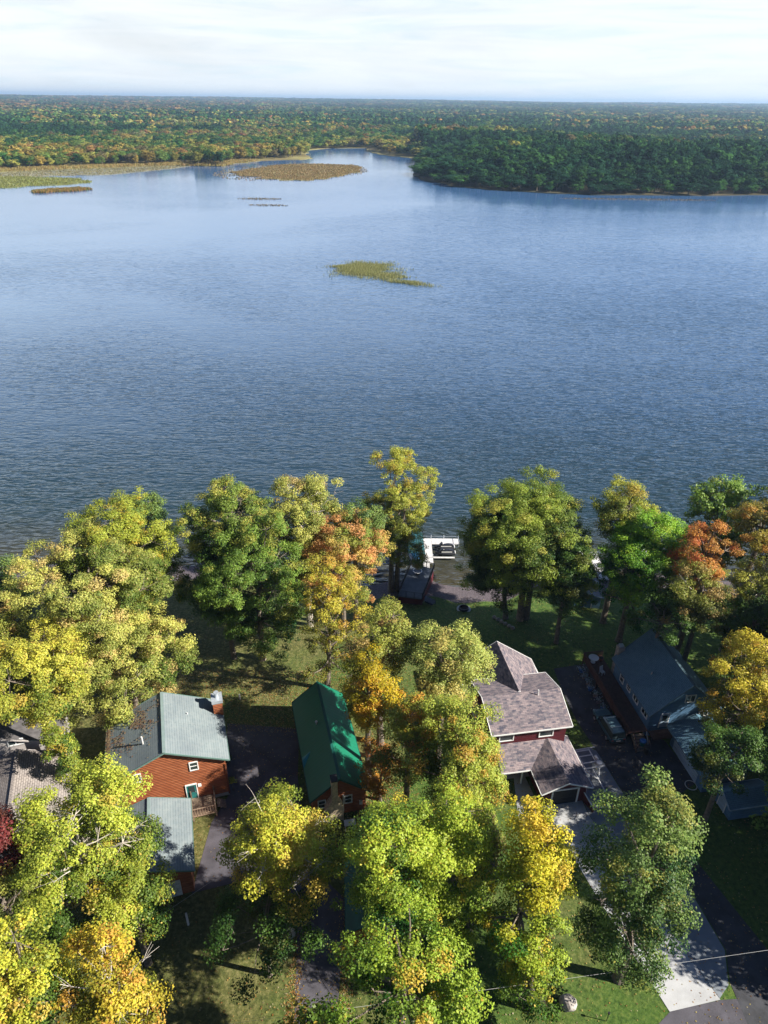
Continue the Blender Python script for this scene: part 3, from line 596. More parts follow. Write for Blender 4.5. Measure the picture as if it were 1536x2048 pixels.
def dist_line(px, py, line):
    best = np.full(len(px), 1e9)
    for a in range(len(line) - 1):
        A, B = np.array(line[a]), np.array(line[a + 1]); d = B - A; tt = np.clip(((px - A[0]) * d[0] + (py - A[1]) * d[1]) / (d @ d), 0, 1)
        best = np.minimum(best, np.hypot(px - A[0] - tt * d[0], py - A[1] - tt * d[1]))
    return best
dl = dist_line(FP[:, 0], FP[:, 1], LEFT[:52]); dr = dist_line(FP[:, 0], FP[:, 1], RIGHT[:46]); dm = dist_line(FP[:, 0], FP[:, 1], MID[:20])
marg = 22 + 26 * np.clip(fbm(FP[:, 0], FP[:, 1], .012, 77), -1, 1)
point = np.hypot(FP[:, 0] + 193, FP[:, 1] - 858) < 21
okl = inl & ((dl > marg) | point) & ~((FP[:, 1] > 1140) & (dl < 40)); okr = inr & (dr > 2.5); okm = inm & (dm > 14)
ok = okl | okr | okm | far_
FP, rad, inr, dr, dl, okl, okr = FP[ok], rad[ok], inr[ok], dr[ok], dl[ok], okl[ok], okr[ok]
okr = okr & ~okl; n = len(FP); x, y = FP[:, 0], FP[:, 1]
big = fbm(x, y, .004, 11); med = fbm(x, y, .02, 12); u = np.clip(.5 + (r5.random(n) - .5) * .72 + .55 * fbm(x, y, .017, 14, 3), 0, .999); names = np.empty(n, object); names[:] = 'dark'
def pick(mask, table):
    c = np.cumsum([w for _, w in table]); c = c / c[-1]; k = np.searchsorted(c, u[mask]); names[mask] = np.array([a for a, _ in table], object)[np.minimum(k, len(table) - 1)]
right = okr & (rad < 1150); left = ~okr & (rad < 1300)
pick(right, [('dark', .52), ('green', .37), ('mid', .08), ('yellow', .018), ('orange', .006), ('brown', .006)])
pick(left, [('dark', .1), ('green', .2), ('mid', .24), ('yellow', .2), ('gold', .10), ('brown', .10), ('orange', .06)])
rest = ~(right | left); pb = rest & (big + med * .5 < .04); pa = rest & ~pb
pick(pb, [('dark', .55), ('green', .33), ('mid', .08), ('brown', .04)]); pick(pa, [('dark', .17), ('green', .24), ('mid', .18), ('yellow', .08), ('gold', .05), ('orange', .05), ('brown', .10), ('red', .012), ('pale', .06)])
veryfar = rad > 3000; pick(veryfar & (fbm(x, y, .0012, 31) > .02), [('brown', .36), ('orange', .12), ('green', .24), ('dark', .12), ('gold', .08)])
conif = ((names == 'dark') & (r5.random(n) < np.where(rad < 1150, .07, .3))) & (rad > 700)
ed = np.where(okr, dr, 1e3); scz = r5.uniform(.75, 1.12, n) * np.where(ed < 8, .55, np.where(ed < 16, .8, 1.0)); scz = np.where(left, scz * .88, scz)
scz = np.where(okr & (rad < 1300), scz * (1 + .15 * sstep((dr - 10) / 60)), scz)
sxy = FP[:, 2] * r5.choice([.95, 1.25, 1.5, 1.9], n) * r5.uniform(.9, 1.12, n); scz *= (.95 + .3 * (sxy / FP[:, 2] - 1)) * (1 + .2 * fbm(x, y, .02, 19, 3))
z = np.where(rad > 1400, hz(x, y), .5) - .3
z = z + np.where(okr, 11 * sstep((dr - 12) / 90) * sstep((430 - dr) / 200), 0)
scz = np.where(conif, scz * .78, scz); scz = np.where(np.hypot(x + 193, y - 858) < 22, np.maximum(scz, .8) * 1.35, scz)
ang = np.abs(np.arctan2(x, y)); vis = ang < math.radians(29.5)
key = np.where(vis & (rad < 1250) & (rad > 590), np.where(okr, dr + rad * .06, np.where(left, dl * .8 + rad * .09 - 20, 1e6)), 1e6)
# the shore rows one can tell apart are trees of their own; the wood behind is one mass
row_r = np.argsort(np.where(okr, key, 1e6))[:128]; row_l = np.argsort(np.where(~okr & left, key, 1e6))[:112]
single = np.zeros(n, bool); single[row_r] = True; single[row_l] = True
for j in np.where(single)[0]:
    nm = names[j]; bank = 'right' if okr[j] else 'left'
    kd = near_kinds[6 + j % 2] if conif[j] else near_kinds[j % 6]
    cv = 'conifer' if conif[j] else 'tree'; hgt = 'low' if scz[j] < .75 else ('tall' if scz[j] > 1.15 else 'middling'); wd = 'broad' if sxy[j] > 1.42 else ('slim' if sxy[j] < 1.2 else 'rounded')
    if okr[j]: where = ('at the water' if dr[j] < 9 else 'back from the water') + (' by the tip' if x[j] < 60 else ' left of middle' if x[j] < 130 else ' right of middle' if x[j] < 220 else ' near the edge')
    else: where = ('on the spit' if abs(x[j] + 190) < 30 else 'beside the river mouth' if x[j] > -150 else 'left of the spit' if x[j] > -330 else 'near the left edge') + (' by the marsh' if dl[j] < 40 else ' behind the first row')
    root = empty('tree', (float(x[j]), float(y[j]), float(z[j])), float(r5.uniform(0, 6.28)), f"{hgt} {wd} {FN[nm]} {cv} {where}, far {bank}", 'tree', f"{FN[nm]} {'conifers' if conif[j] else 'trees'} along the far {bank} bank")
    root.scale = (float(sxy[j]), float(sxy[j]), float(scz[j]))
    c = kd.copy(); col.objects.link(c); c.parent = root; v = float(r5.uniform(.6, 1.25)); c.color = (FC[nm][0] * v, FC[nm][1] * v, FC[nm][2] * v, 1)
    tko = bpy.data.objects.new('trunk', tk_me); col.objects.link(tko); tko.parent = root
ms = ~single; pts = np.stack([x, y, z], 1)[ms]
me = bpy.data.meshes.new('forest'); me.vertices.add(len(pts)); me.vertices.foreach_set('co', pts.astype(np.float32).ravel()); me.update()
a = me.attributes.new('tree_col', 'FLOAT_COLOR', 'POINT'); cc = np.ones((len(pts), 4), np.float32); cc[:, :3] = np.array([FC[q] for q in names[ms]]) * r5.uniform(.6, 1.25, (len(pts), 1)) * np.where(rad[ms] > 3500, .8, 1.0)[:, None]; a.data.foreach_set('color', cc.ravel())
a = me.attributes.new('tree_scale', 'FLOAT_VECTOR', 'POINT'); a.data.foreach_set('vector', np.stack([sxy[ms], sxy[ms], scz[ms] * np.clip(FP[ms, 2], 1, 1.5)], 1).astype(np.float32).ravel())
lod = rad[ms] > 1700
a = me.attributes.new('tree_kind', 'INT', 'POINT'); a.data.foreach_set('value', np.where(conif[ms], 4 + r5.integers(0, 2, len(pts)), np.where(lod, 6 + r5.integers(0, 2, len(pts)), r5.integers(0, 4, len(pts)))).astype(np.int32))
a = me.attributes.new('tree_turn', 'FLOAT_VECTOR', 'POINT'); rot = np.zeros((len(pts), 3), np.float32); rot[:, 2] = r5.uniform(0, 6.28, len(pts)); a.data.foreach_set('vector', rot.ravel())
wood = bpy.data.objects.new('forest', me); col.objects.link(wood); tag(wood, kind='stuff'); wood['label'] = 'autumn forest covering the far shore and hills to the horizon'; wood['category'] = 'forest'
kc = bpy.data.collections.new('wood_crowns')
for j in range(4): kc.objects.link(far_crown(300 + j, False, 480, .55, MT['leaf_inst'], f'crown_{j}'))
for j in range(2): kc.objects.link(far_crown(310 + j, True, 260, .7, MT['leaf_inst'], f'crown_{4 + j}'))
for j in range(2): kc.objects.link(far_crown(320 + j, False, 120, 1.2, MT['leaf_inst'], f'crown_{6 + j}'))
def scatter_nodes(obj, coll, kname, sname, rname):
    g = bpy.data.node_groups.new('scatter', 'GeometryNodeTree')
    g.interface.new_socket(name='Geometry', in_out='INPUT', socket_type='NodeSocketGeometry'); g.interface.new_socket(name='Geometry', in_out='OUTPUT', socket_type='NodeSocketGeometry')
    gi = g.nodes.new('NodeGroupInput'); go = g.nodes.new('NodeGroupOutput'); ip = g.nodes.new('GeometryNodeInstanceOnPoints'); ci = g.nodes.new('GeometryNodeCollectionInfo')
    ci.inputs['Collection'].default_value = coll; ci.inputs['Separate Children'].default_value = True; ci.inputs['Reset Children'].default_value = True
    def na_(nm, ty): q = g.nodes.new('GeometryNodeInputNamedAttribute'); q.data_type = ty; q.inputs['Name'].default_value = nm; return q.outputs['Attribute']
    g.links.new(gi.outputs[0], ip.inputs['Points']); g.links.new(ci.outputs[0], ip.inputs['Instance']); ip.inputs['Pick Instance'].default_value = True
    g.links.new(na_(kname, 'INT'), ip.inputs['Instance Index']); g.links.new(na_(sname, 'FLOAT_VECTOR'), ip.inputs['Scale']); g.links.new(na_(rname, 'FLOAT_VECTOR'), ip.inputs['Rotation'])
    g.links.new(ip.outputs[0], go.inputs[0]); md = obj.modifiers.new('scatter', 'NODES'); md.node_group = g
scatter_nodes(wood, kc, 'tree_kind', 'tree_scale', 'tree_turn')
print('forest', len(pts), 'leaves', LEAVES)

# reeds and marsh
def reeds(name, label, P, h, w, cols, r, cat='reeds', lean=.25, blades=3):
    n = len(P) * blades; B = np.repeat(P, blades, 0) + np.concatenate([r.normal(0, w * 1.5, (n, 2)), np.zeros((n, 1))], 1)
    th = r.uniform(0, 3.14, n); s = np.stack([np.cos(th), np.sin(th), np.zeros(n)], 1) * (w / 2); hh = (h * r.uniform(.6, 1.2, n))[:, None]
    T = B + np.concatenate([r.normal(0, lean, (n, 2)) * hh, hh], 1); V = np.stack([B - s, B + s, T + s * .3, T - s * .3], 1).reshape(-1, 3)
    cols = np.array(cols); c = cols[r.integers(0, len(cols), n)] * r.uniform(.7, 1.3, (n, 1))
    o = np_mesh(name, V, np.arange(n * 4).reshape(n, 4), MT['reed'], None, c); tag(o, label, cat, kind='stuff'); return o
def fill(poly, n, r, z=.0, edge=0.):
    poly = np.array(poly); lo, hi = poly.min(0), poly.max(0); out = np.zeros((0, 2))
    while len(out) < n:
        q = r.uniform(lo, hi, (n * 2, 2)); out = np.concatenate([out, q[inside(q[:, 0], q[:, 1], [tuple(p) for p in poly])]])
    return np.concatenate([out[:n], np.full((n, 1), z)], 1)
r6 = np.random.default_rng(66)
el = lambda cx, cy, a, b, rot, n=22: [(cx + a * math.cos(t_) * math.cos(rot) - b * math.sin(t_) * math.sin(rot), cy + a * math.cos(t_) * math.sin(rot) + b * math.sin(t_) * math.cos(rot)) for t_ in np.linspace(0, 6.28, n)[:-1]]
isl = jag([(-157, 770), (-140, 735), (-110, 712), (-78, 698), (-58, 712), (-42, 760), (-28, 850), (-40, 885), (-75, 892), (-110, 880), (-135, 835), (-157, 770)], 4, 5)
land('marsh_island', isl, .2, marsh)
reeds('marsh_reeds', 'russet reeds covering the low island off the left bank', np.concatenate([fill(isl, 8000, r6, .1), fill(el(-95, 790, 70, 101, -.35), 1200, r6, 0)]), .8, .6, [(.25, .145, .07), (.27, .18, .08), (.18, .16, .06), (.24, .2, .09)], r6)
isl2 = jag([(-320, 590), (-300, 606), (-262, 640), (-252, 662), (-275, 690), (-330, 700), (-420, 690), (-420, 600), (-320, 590)], 3, 5)
land('marsh_island', isl2, .15, mat('green_marsh', (.14, .15, .06), .95, .3, .03, c2=(.22, .25, .08)))
reeds('marsh_reeds', 'bright green reeds on the flat at the far left edge of the lake', fill(isl2, 5000, r6, .1), 1.0, .5, [(.17, .21, .05), (.24, .26, .07), (.18, .17, .06)], r6)
flat = jag([(-372, 735), (-352, 668), (-330, 690), (-300, 712), (-262, 728), (-238, 770), (-222, 800), (-212, 846), (-250, 830), (-300, 792), (-372, 735)], 3, 4)
land('mud_flat', flat, .1, mat('mud', (.17, .165, .12), .6, .3, .04, c2=(.26, .25, .17)))
reeds('marsh_reeds', 'thin tan stalks on the muddy flat below the left bank', fill(flat, 2200, r6, .05), .9, .5, [(.24, .2, .1), (.2, .2, .09)], r6)
isl3 = jag([(-262, 577), (-246, 588), (-232, 606), (-245, 615), (-262, 602), (-270, 585), (-262, 577)], 1.5, 3)
reeds('marsh_reeds', 'small russet tipped reed bed just below the green flat at the far left', fill(isl3, 1800, r6, 0), 1.5, .5, [(.26, .14, .05), (.12, .15, .03), (.3, .2, .06)], r6)
bandL = [p for p in LEFT if p[1] < 985][:40]
bp_ = np.array(bandL); seg = r6.integers(3, len(bp_) - 1, 9000); tt = r6.random((9000, 1)); q = bp_[seg] * (1 - tt) + bp_[seg + 1 - 0 * seg if False else np.minimum(seg + 1, len(bp_) - 1)] * tt
q = q + np.stack([r6.uniform(-34, 2, 9000), r6.uniform(0, 22, 9000)], 1); q = q[(q[:, 0] > -520)]
reeds('marsh_reeds', 'tan reed belt along the wooded left bank', np.concatenate([q, np.full((len(q), 1), .4)], 1), 1.9, .6, [(.34, .27, .10), (.30, .19, .07), (.24, .22, .07)], r6)
def patch(cx_, cy_, a_, b_, rot, n_):
    q = r6.normal(0, .46, (n_ * 2, 2)); q = q[(q ** 2).sum(1) < 2.2]; X_ = cx_ + q[:, 0] * a_ * math.cos(rot) - q[:, 1] * b_ * math.sin(rot); Y_ = cy_ + q[:, 0] * a_ * math.sin(rot) + q[:, 1] * b_ * math.cos(rot)
    k = fbm(X_ * .35, Y_, .9, 41, 3) + .45 * (1 - (q ** 2).sum(1)) + r6.normal(0, .22, len(q)) > .1; return np.stack([X_[k], Y_[k], np.zeros(k.sum())], 1)
pp = np.concatenate([patch(-9, 316, 15, 17, 0, 5200), patch(-4, 306, 15, 6, -.5, 1500), patch(7, 292, 12, 4, -.5, 700), patch(-20, 321, 7, 6, .3, 600)])
reeds('water_reeds', 'yellow green patch of reeds standing alone in the middle of the lake', pp, .8, .11, [(.27, .28, .10), (.21, .24, .08), (.33, .31, .15)], r6)
for (cx_, cy_, a_, b_, nn, lb) in [(-93, 560, 16, 5, 160, 'faint brown reed stubble in the water below the russet island'), (-82, 525, 14, 4, 120, 'sparse brown stalks in open water, nearest of the stubble patches'), (190, 588, 60, 5, 500, 'thin reeds in the dark water under the right bank')]:
    reeds('water_reeds', lb, fill(el(cx_, cy_, a_, b_, 0), nn, r6), .5, .35, [(.16, .13, .08), (.2, .16, .09)], r6)

# ---------------------------------------------------------------- building helpers
def roof_prof(w, ze, zr, t, off=0.0):
    return [(-w / 2 - off, ze + off * .2), (off * 0, zr + off), (w / 2 + off, ze + off * .2), (w / 2 + off, ze - t - off), (0, zr - t - off), (-w / 2 - off, ze - t - off)]
def roof(root, w, y0, y1, ze, zr, m, t=.14, name='roof', trim=None, tw=.16, ridge=None):
    mb = MB(); P = roof_prof(w, ze, zr, t); d = math.hypot(w / 2, zr - ze)
    for a, b2, sgn in ((0, 1, 1), (2, 1, -1)):
        A, B = P[a], P[b2]; q = [(A[0], y0, A[1]), (B[0], y0, B[1]), (B[0], y1, B[1]), (A[0], y1, A[1])]; u = [(y0, 0), (y0, d), (y1, d), (y1, 0)]
        if sgn > 0: mb.face(q[::-1], u[::-1])
        else: mb.face(q, u)
    for a, b2 in ((3, 4), (4, 5), (2, 3), (5, 0)): A, B = P[a], P[b2]; mb.face([(A[0], y0, A[1]), (B[0], y0, B[1]), (B[0], y1, B[1]), (A[0], y1, A[1])])
    for yy in (y0, y1):
        mb.face([(P[k][0], yy, P[k][1]) for k in (0, 1, 4, 5)]); mb.face([(P[k][0], yy, P[k][1]) for k in (1, 2, 3, 4)])
    ro = mb.build(name, m, root)
    if trim is not None:
        tb = MB(); e = .012
        for yy in (y0 - .03, y1 + .03):
            for s_ in (-1, 1): tb.bar((s_ * (w / 2 + e), yy, ze - t / 2 + e), (0, yy, zr - t / 2 + e), .06, tw)
        for s_ in (-1, 1): tb.bar((s_ * (w / 2 + .03), y0, ze - t / 2), (s_ * (w / 2 + .03), y1, ze - t / 2), .05, tw)
        tb.build('trim', trim, ro)
    if ridge is not None: MB().bar((0, y0, zr + .03), (0, y1, zr + .03), .28, .06).build('ridge_cap', ridge, ro)
    return ro
def walls(root, w, y0, y1, ze, zr, W_, m, z0=0.0, t=.14, ov=.45, oy=.4, name='wall'):
    k = (zr - ze) / (W_ / 2); hw = w / 2; zt = zr - k * hw - t - .004
    return MB().prism([(-hw, z0), (hw, z0), (hw, zt), (0, zr - t - .004), (-hw, zt)], y0, y1).build(name, m, root)
def window(root, c, w, h, face, fm='white', name='window', mull='h', label=None, ft=.09):
    """c = centre on the wall plane, face = 'f' (-y), 'b' (+y), 'l' (-x), 'r' (+x)"""
    fr = MB(); nx = {'f': (0, -1), 'b': (0, 1), 'l': (-1, 0), 'r': (1, 0)}[face]; tx = (abs(nx[1]), abs(nx[0]))
    def bx(mb, a, z, ww, hh, out, th):
        mb.box((c[0] + tx[0] * a + nx[0] * out, c[1] + tx[1] * a + nx[1] * out, c[2] + z), (ww if tx[0] else th, ww if tx[1] else th, hh))
    for s_ in (-1, 1): bx(fr, s_ * (w / 2 - ft / 2), 0, ft, h, .04, .1); bx(fr, 0, s_ * (h / 2 - ft / 2), w - 2 * ft, ft, .04, .1)
    if mull == 'h': bx(fr, 0, 0, w - 2 * ft, .05, .03, .08)
    if mull == 'v': bx(fr, 0, 0, .07, h - 2 * ft, .03, .08)
    o = fr.build(name, MT[fm], root)
    if label: o['label'] = label
    p = MB(); bx(p, 0, 0, w - 2 * ft, h - 2 * ft, .012, .03); p.build('pane', MT['glass'], o); return o
def door(root, c, w, h, face, m='teal', fm='white', glazed=True):
    nx = {'f': (0, -1), 'l': (-1, 0), 'r': (1, 0)}[face]; tx = (abs(nx[1]), abs(nx[0])); d = MB()
    def bx(mb, a, z, ww, hh, out, th): mb.box((c[0] + tx[0] * a + nx[0] * out, c[1] + tx[1] * a + nx[1] * out, c[2] + z), (ww if tx[0] else th, ww if tx[1] else th, hh))
    bx(d, 0, 0, w, h, .03, .07); o = d.build('door', MT[m], root)
    g = MB()
    for s_ in (-1, 1): bx(g, s_ * (w / 2 + .04), 0, .08, h + .08, .05, .1)
    bx(g, 0, h / 2 + .05, w + .16, .1, .05, .1); g.build('frame', MT[fm], o)
    if glazed:
        p = MB(); bx(p, 0, h * .2, w * .62, h * .42, .075, .02); p.build('pane', MT['glass'], o)
    k = MB(); bx(k, w * .38, -.05, .05, .12, .1, .05); k.build('handle', MT['tin'], o); return o
R = math.radians
def sheet(name, pts, z, m, label=None):
    mb = MB(); mb.face([(x, y, z) for x, y in pts]); return tag(mb.build(name, m), kind='structure')

# ---------------------------------------------------------------- drives, pads, beach
sheet('driveway', [(-17.3, 57.2), (-9.2, 56.6), (-8.6, 50), (-7.4, 44), (-6.2, 40), (-2.9, 37), (-3.1, 27), (-3.4, 12), (-6.4, 12), (-6.3, 27), (-6.9, 34.5), (-9.2, 37.5), (-12.4, 38.6), (-16.6, 37.4), (-16.4, 44.5), (-15.4, 47.5), (-16.6, 52)], 2.0, MT['old_asphalt'])
sheet('driveway', [(21.4, 66.9), (27.3, 68.2), (26.6, 57), (31.4, 55.6), (32.9, 50), (29.2, 47.6), (28.9, 43), (30.0, 39.9), (32.2, 34), (35, 27), (36, 12), (28.6, 12), (28.4, 28), (28.3, 30.6), (29.0, 33.1), (28.2, 37.2), (26.8, 42), (24.7, 49.2), (23.4, 54.2), (22.4, 58), (21.7, 62)], 2.0, MT['asphalt'])
sheet('road', [(-60, 8), (70, 22), (70, 31.2), (36, 29.9), (27.1, 29.3), (22.8, 28.45), (20.0, 26.4), (12, 23.2), (-60, 14)], 1.996, MT['old_asphalt'])
sheet('concrete_pad', [(20.6, 54.0), (23.0, 54.35), (23.45, 54.0), (24.6, 49.3), (26.7, 42), (28.1, 37.2), (28.9, 33.1), (28.1, 30.4), (27.0, 29.4), (24.7, 34.9), (22.2, 41.5), (20.7, 46.0), (20.5, 47.4)], 2.008, mat('grey_concrete', (.20, .225, .26), .9, .12, .8, bump=.2, detail=9))
sheet('concrete_driveway', [(16.2, 46.9), (20.4, 47.6), (20.65, 46.0), (22.2, 41.5), (24.7, 34.9), (27.0, 29.3), (22.7, 28.4), (19.65, 36.75), (18.2, 41.1), (16.0, 46.0)], 2.016, MT['concrete'])
sheet('footpath', [(13.9, 50.3), (15.1, 50.5), (15.9, 46.9), (15.2, 43.6), (13.6, 45.0)], 2.006, MT['concrete'])
sheet('footpath', [(12.0, 52.2), (12.6, 50.0), (16.2, 50.6), (16.1, 53)], 2.012, MT['concrete'])
jm = mat('concrete_joint', (.16, .16, .17), .9, .1, 2)
jt = MB()
for k in range(1, 6):
    a = Vector((20.65, 46.0, 2.02)).lerp(Vector((27.0, 29.3, 2.02)), k / 6); c = Vector((16.0, 46.0, 2.02)).lerp(Vector((22.7, 28.4, 2.02)), k / 6); jt.bar(a, c, .035, .004)
tag(jt.build('driveway_joint', jm), kind='structure')

r9 = np.random.default_rng(5)
ck = MB()
for (x0, y0, x1, y1) in ((-16, 56, -9.5, 50), (-15, 44, -8, 46), (-6.2, 34, -3.2, 30), (-6, 24, -3.6, 27), (-14, 40, -9, 52), (23, 64, 26, 60), (29, 50, 32, 46), (29.6, 38, 31.5, 33), (24, 27.5, 33, 26)):
    p = Vector((x0, y0, 2.007)); d_v = (Vector((x1, y1, 2.007)) - p) / 9
    for k in range(9):
        q = p + d_v + Vector((r9.normal(0, .18), r9.normal(0, .18), 0)); ck.bar(p, q, .035, .004); p = q
tag(ck.build('tar_seam', mat('tar', (.015, .015, .017), .6, .2, 4)), kind='structure')

# ---------------------------------------------------------------- log house
h = empty('log_house', (-21.42, 49.76, 2), R(17.05), 'orange log house with sage green roof, leaves on its left slope', 'house')
w_, l_, ze, zr = 11.54, 8.12, 5.38, 8.15
rf = roof(h, w_, -l_ / 2, l_ / 2, ze, zr, MT['sage_roof'], trim=mat('sage_trim', (.13, .22, .20), .5, .1), ridge=mat('sage_ridge', (.2, .27, .27), .7, .1))
walls(h, w_ - .9, -l_ / 2 + .4, l_ / 2 - .4, ze, zr, w_, MT['log'])
yf = -l_ / 2 + .4
MB().box((0, 0, .2), (w_ - .84, l_ - .74, .4)).build('foundation', MT['concrete'], h)
window(h, (-2.88, yf, 5.15), .85, 1.15, 'f'); window(h, (2.38, yf, 5.15), .85, 1.15, 'f')
door(h, (1.8, yf, 1.62), .95, 2.0, 'f')
lp = MB().box((2.62, yf - .08, 2.4), (.32, .16, .3)).build('wall_lamp', MT['white'], h)
tl = MB()
for s_ in (-1, 1): tl.box((s_ * (w_ / 2 - .45), yf - .03, 2.35), (.16, .14, 4.3))
tl.build('corner_board', mat('dark_log', (.16, .05, .02), .7, .3, 4), h)
dk = MB(); dk.box((2.75, yf - 1.15, .62), (2.3, 2.2, .12)); deck = dk.build('entry_deck', MT['timber'], h)
rl = MB()
for a, b2 in (((1.65, yf - 2.2), (3.85, yf - 2.2)), ((3.85, yf - 2.2), (3.85, yf - .1)), ((1.65, yf - 2.2), (1.65, yf - .9))):
    rl.bar((*a, 1.62), (*b2, 1.62), .1, .06); rl.bar((*a, .85), (*b2, .85), .06, .05)
    n_ = 9
    for k in range(n_ + 1): p = Vector((*a, 0)).lerp(Vector((*b2, 0)), k / n_); rl.bar((p.x, p.y, .68), (p.x, p.y, 1.6), .05)
rl.build('railing', MT['timber'], deck)
ps = MB()
for x_, y_ in ((1.65, yf - 2.2), (3.85, yf - 2.2), (1.65, yf - .1), (3.85, yf - .1)): ps.box((x_, y_, .9), (.12, .12, 1.8))
ps.build('post', MT['timber'], deck)
stp = MB()
for k in range(3): stp.box((4.15 + k * .28, yf - 1.1, .5 - k * .18), (.28, 1.0, .06))
stp.build('step', MT['timber'], deck)
ch = MB().box((w_ / 2 - .42, 2.5, 3.6), (.95, 1.15, 7.2)).build('chimney', MT['log'], h)
MB().box((w_ / 2 - .42, 2.5, 7.35), (1.12, 1.32, .35)).build('cap', MT['tin'], ch)
MB().tube((w_ / 2 - .42, 2.5, 7.5), (w_ / 2 - .42, 2.5, 8.0), .17, n=12).tube((w_ / 2 - .42, 2.5, 8.0), (w_ / 2 - .42, 2.5, 8.2), .26, n=12).build('flue', MT['tin'], ch)
MB().tube((-2.0, -1.5, 7.0), (-2.0, -1.5, 8.15), .08, n=10).build('vent_pipe', MT['offwhite'], h)
MB().tube((2.3, 1.4, 6.9), (2.3, 1.4, 7.25), .05, n=8).build('vent_pipe', MT['offwhite'], h)
# ---------------------------------------------------------------- log garage
g1 = empty('log_garage', (-20.49, 40.04, 2), R(16.04), 'log garage with pale sage roof between white twigged tree and driveway', 'garage')
w_, l_, ze, zr = 7.26, 7.54, 3.3, 4.64
roof(g1, w_, -l_ / 2, l_ / 2, ze, zr, MT['sage_roof'], trim=bpy.data.materials['sage_trim'], ridge=bpy.data.materials['sage_ridge'])
walls(g1, w_ - .7, -l_ / 2 + .3, l_ / 2 - .3, ze, zr, w_, MT['log'])
yf = -l_ / 2 + .3
gd = MB().box((1.0, yf - .03, 1.05), (2.5, .06, 2.1))
gdo = gd.build('garage_door', MT['offwhite'], g1)
pp_ = MB()
for k in range(3): pp_.box((1.0, yf - .065, .45 + k * .6), (2.4, .02, .03))
pp_.build('panel_seam', MT['stone'], gdo)
# ---------------------------------------------------------------- green cabin
cb = empty('log_cabin', (-5.5, 51.8, 2), R(14.2), 'log cabin with bright green metal roof and wide stone coloured chimney', 'cabin')
w_, l_, ze, zr = 5.82, 13.3, 3.0, 5.5
ro = roof(cb, w_, -l_ / 2, l_ / 2, ze, zr, MT['green_roof'], trim=mat('green_trim', (.01, .10, .08), .5, .1), ridge=bpy.data.materials['green_trim'])
walls(cb, w_ - .6, -l_ / 2 + .35, l_ / 2 - .35, ze, zr, w_, MT['log'])
yf = -l_ / 2 + .35
window(cb, (.85, yf, 2.0), .8, 1.15, 'f'); window(cb, (-1.75, yf, 2.0), .8, 1.15, 'f')
MB().box((2.1, yf - .08, 1.2), (.3, .16, .5)).build('meter_box', MT['offwhite'], cb)
MB().tube((.35, yf - .06, .3), (.35, yf - .06, 2.8), .05, n=8).build('downpipe', MT['white'], cb)
mb = MB(); cxs = -.55
prof = [(cxs - .95, 0), (cxs + .8, 0), (cxs + .8, 1.9), (cxs + .28, 3.1), (cxs + .28, 5.7), (cxs - .28, 5.7), (cxs - .28, 3.1), (cxs - .95, 1.9)]
mb.prism(prof, yf - .75, yf + .02); c_ = mb.build('chimney', MT['cedar'], cb)
MB().box((cxs, yf - .36, 5.75), (.66, .86, .12)).build('cap', MT['black'], c_)
MB().tube((-.95, 1.35, 4.3), (-.95, 1.35, 5.0), .07, n=8).tube((-.95, 1.35, 5.0), (-.95, 1.35, 5.1), .13, n=10).build('vent_pipe', MT['offwhite'], cb)
k_ = (zr - ze) / (w_ / 2)
mb = MB(); A = (-2.91, -1.2, ze + .02); B = (-2.91, -2.6, ze + .02); C_ = (-2.0, -1.25, zr - k_ * 2.0 + .02); D_ = (-2.91, -1.9, ze + .42)
mb.face([A, D_, C_]); mb.face([B, C_, D_]); mb.face([A, B, D_]); mb.build('sun_patch', mat('sun_patch_teal', (.05, .28, .30), .35, .1), ro)  # raised pale teal triangle standing in for a sunlit patch on the slope
tb = empty('patio_table', (-2.9, 44.2, 2), R(12), 'small white garden table at the foot of the cabin chimney', 'table')
MB().box((0, 0, .74), (1.1, .7, .04)).build('table_top', MT['white'], tb)
for a in (-1, 1):
    for c in (-1, 1): MB().bar((a * .45, c * .28, .72), (a * .5, c * .32, 0), .04).build('leg', MT['white'], tb)
# ---------------------------------------------------------------- red house
rh = empty('red_house', (14.87, 55.84, 2), R(9.6), 'dark red house with brown shingle roofs and an attached front garage', 'house')
Mw, Ml, ze, zr = 8.67, 8.07, 5.21, 6.63
def lroof(w, y0, y1, ze, zr, m, rot, off, name='roof', trim=None, t=.14):
    """roof built along its own ridge, turned and moved inside the house"""
    e = roof(rh, w, y0, y1, ze, zr, m, t, name, trim, .14); e.rotation_euler = (0, 0, rot); e.location = off; return e
lroof(Ml, -Mw / 2, Mw / 2, ze, zr, MT['purple_roof'], R(90), (0, 0, 0), trim=MT['white'])
k_ = (zr - ze) / (Ml / 2); ww = MB(); hw = Ml / 2 - .45; zt = zr - k_ * hw - .145
q = MB().prism([(-hw, 0), (hw, 0), (hw, zt), (0, zr - .145), (-hw, zt)], -Mw / 2 + .4, Mw / 2 - .4).build('wall', MT['redboard'], rh); q.rotation_euler = (0, 0, R(90))
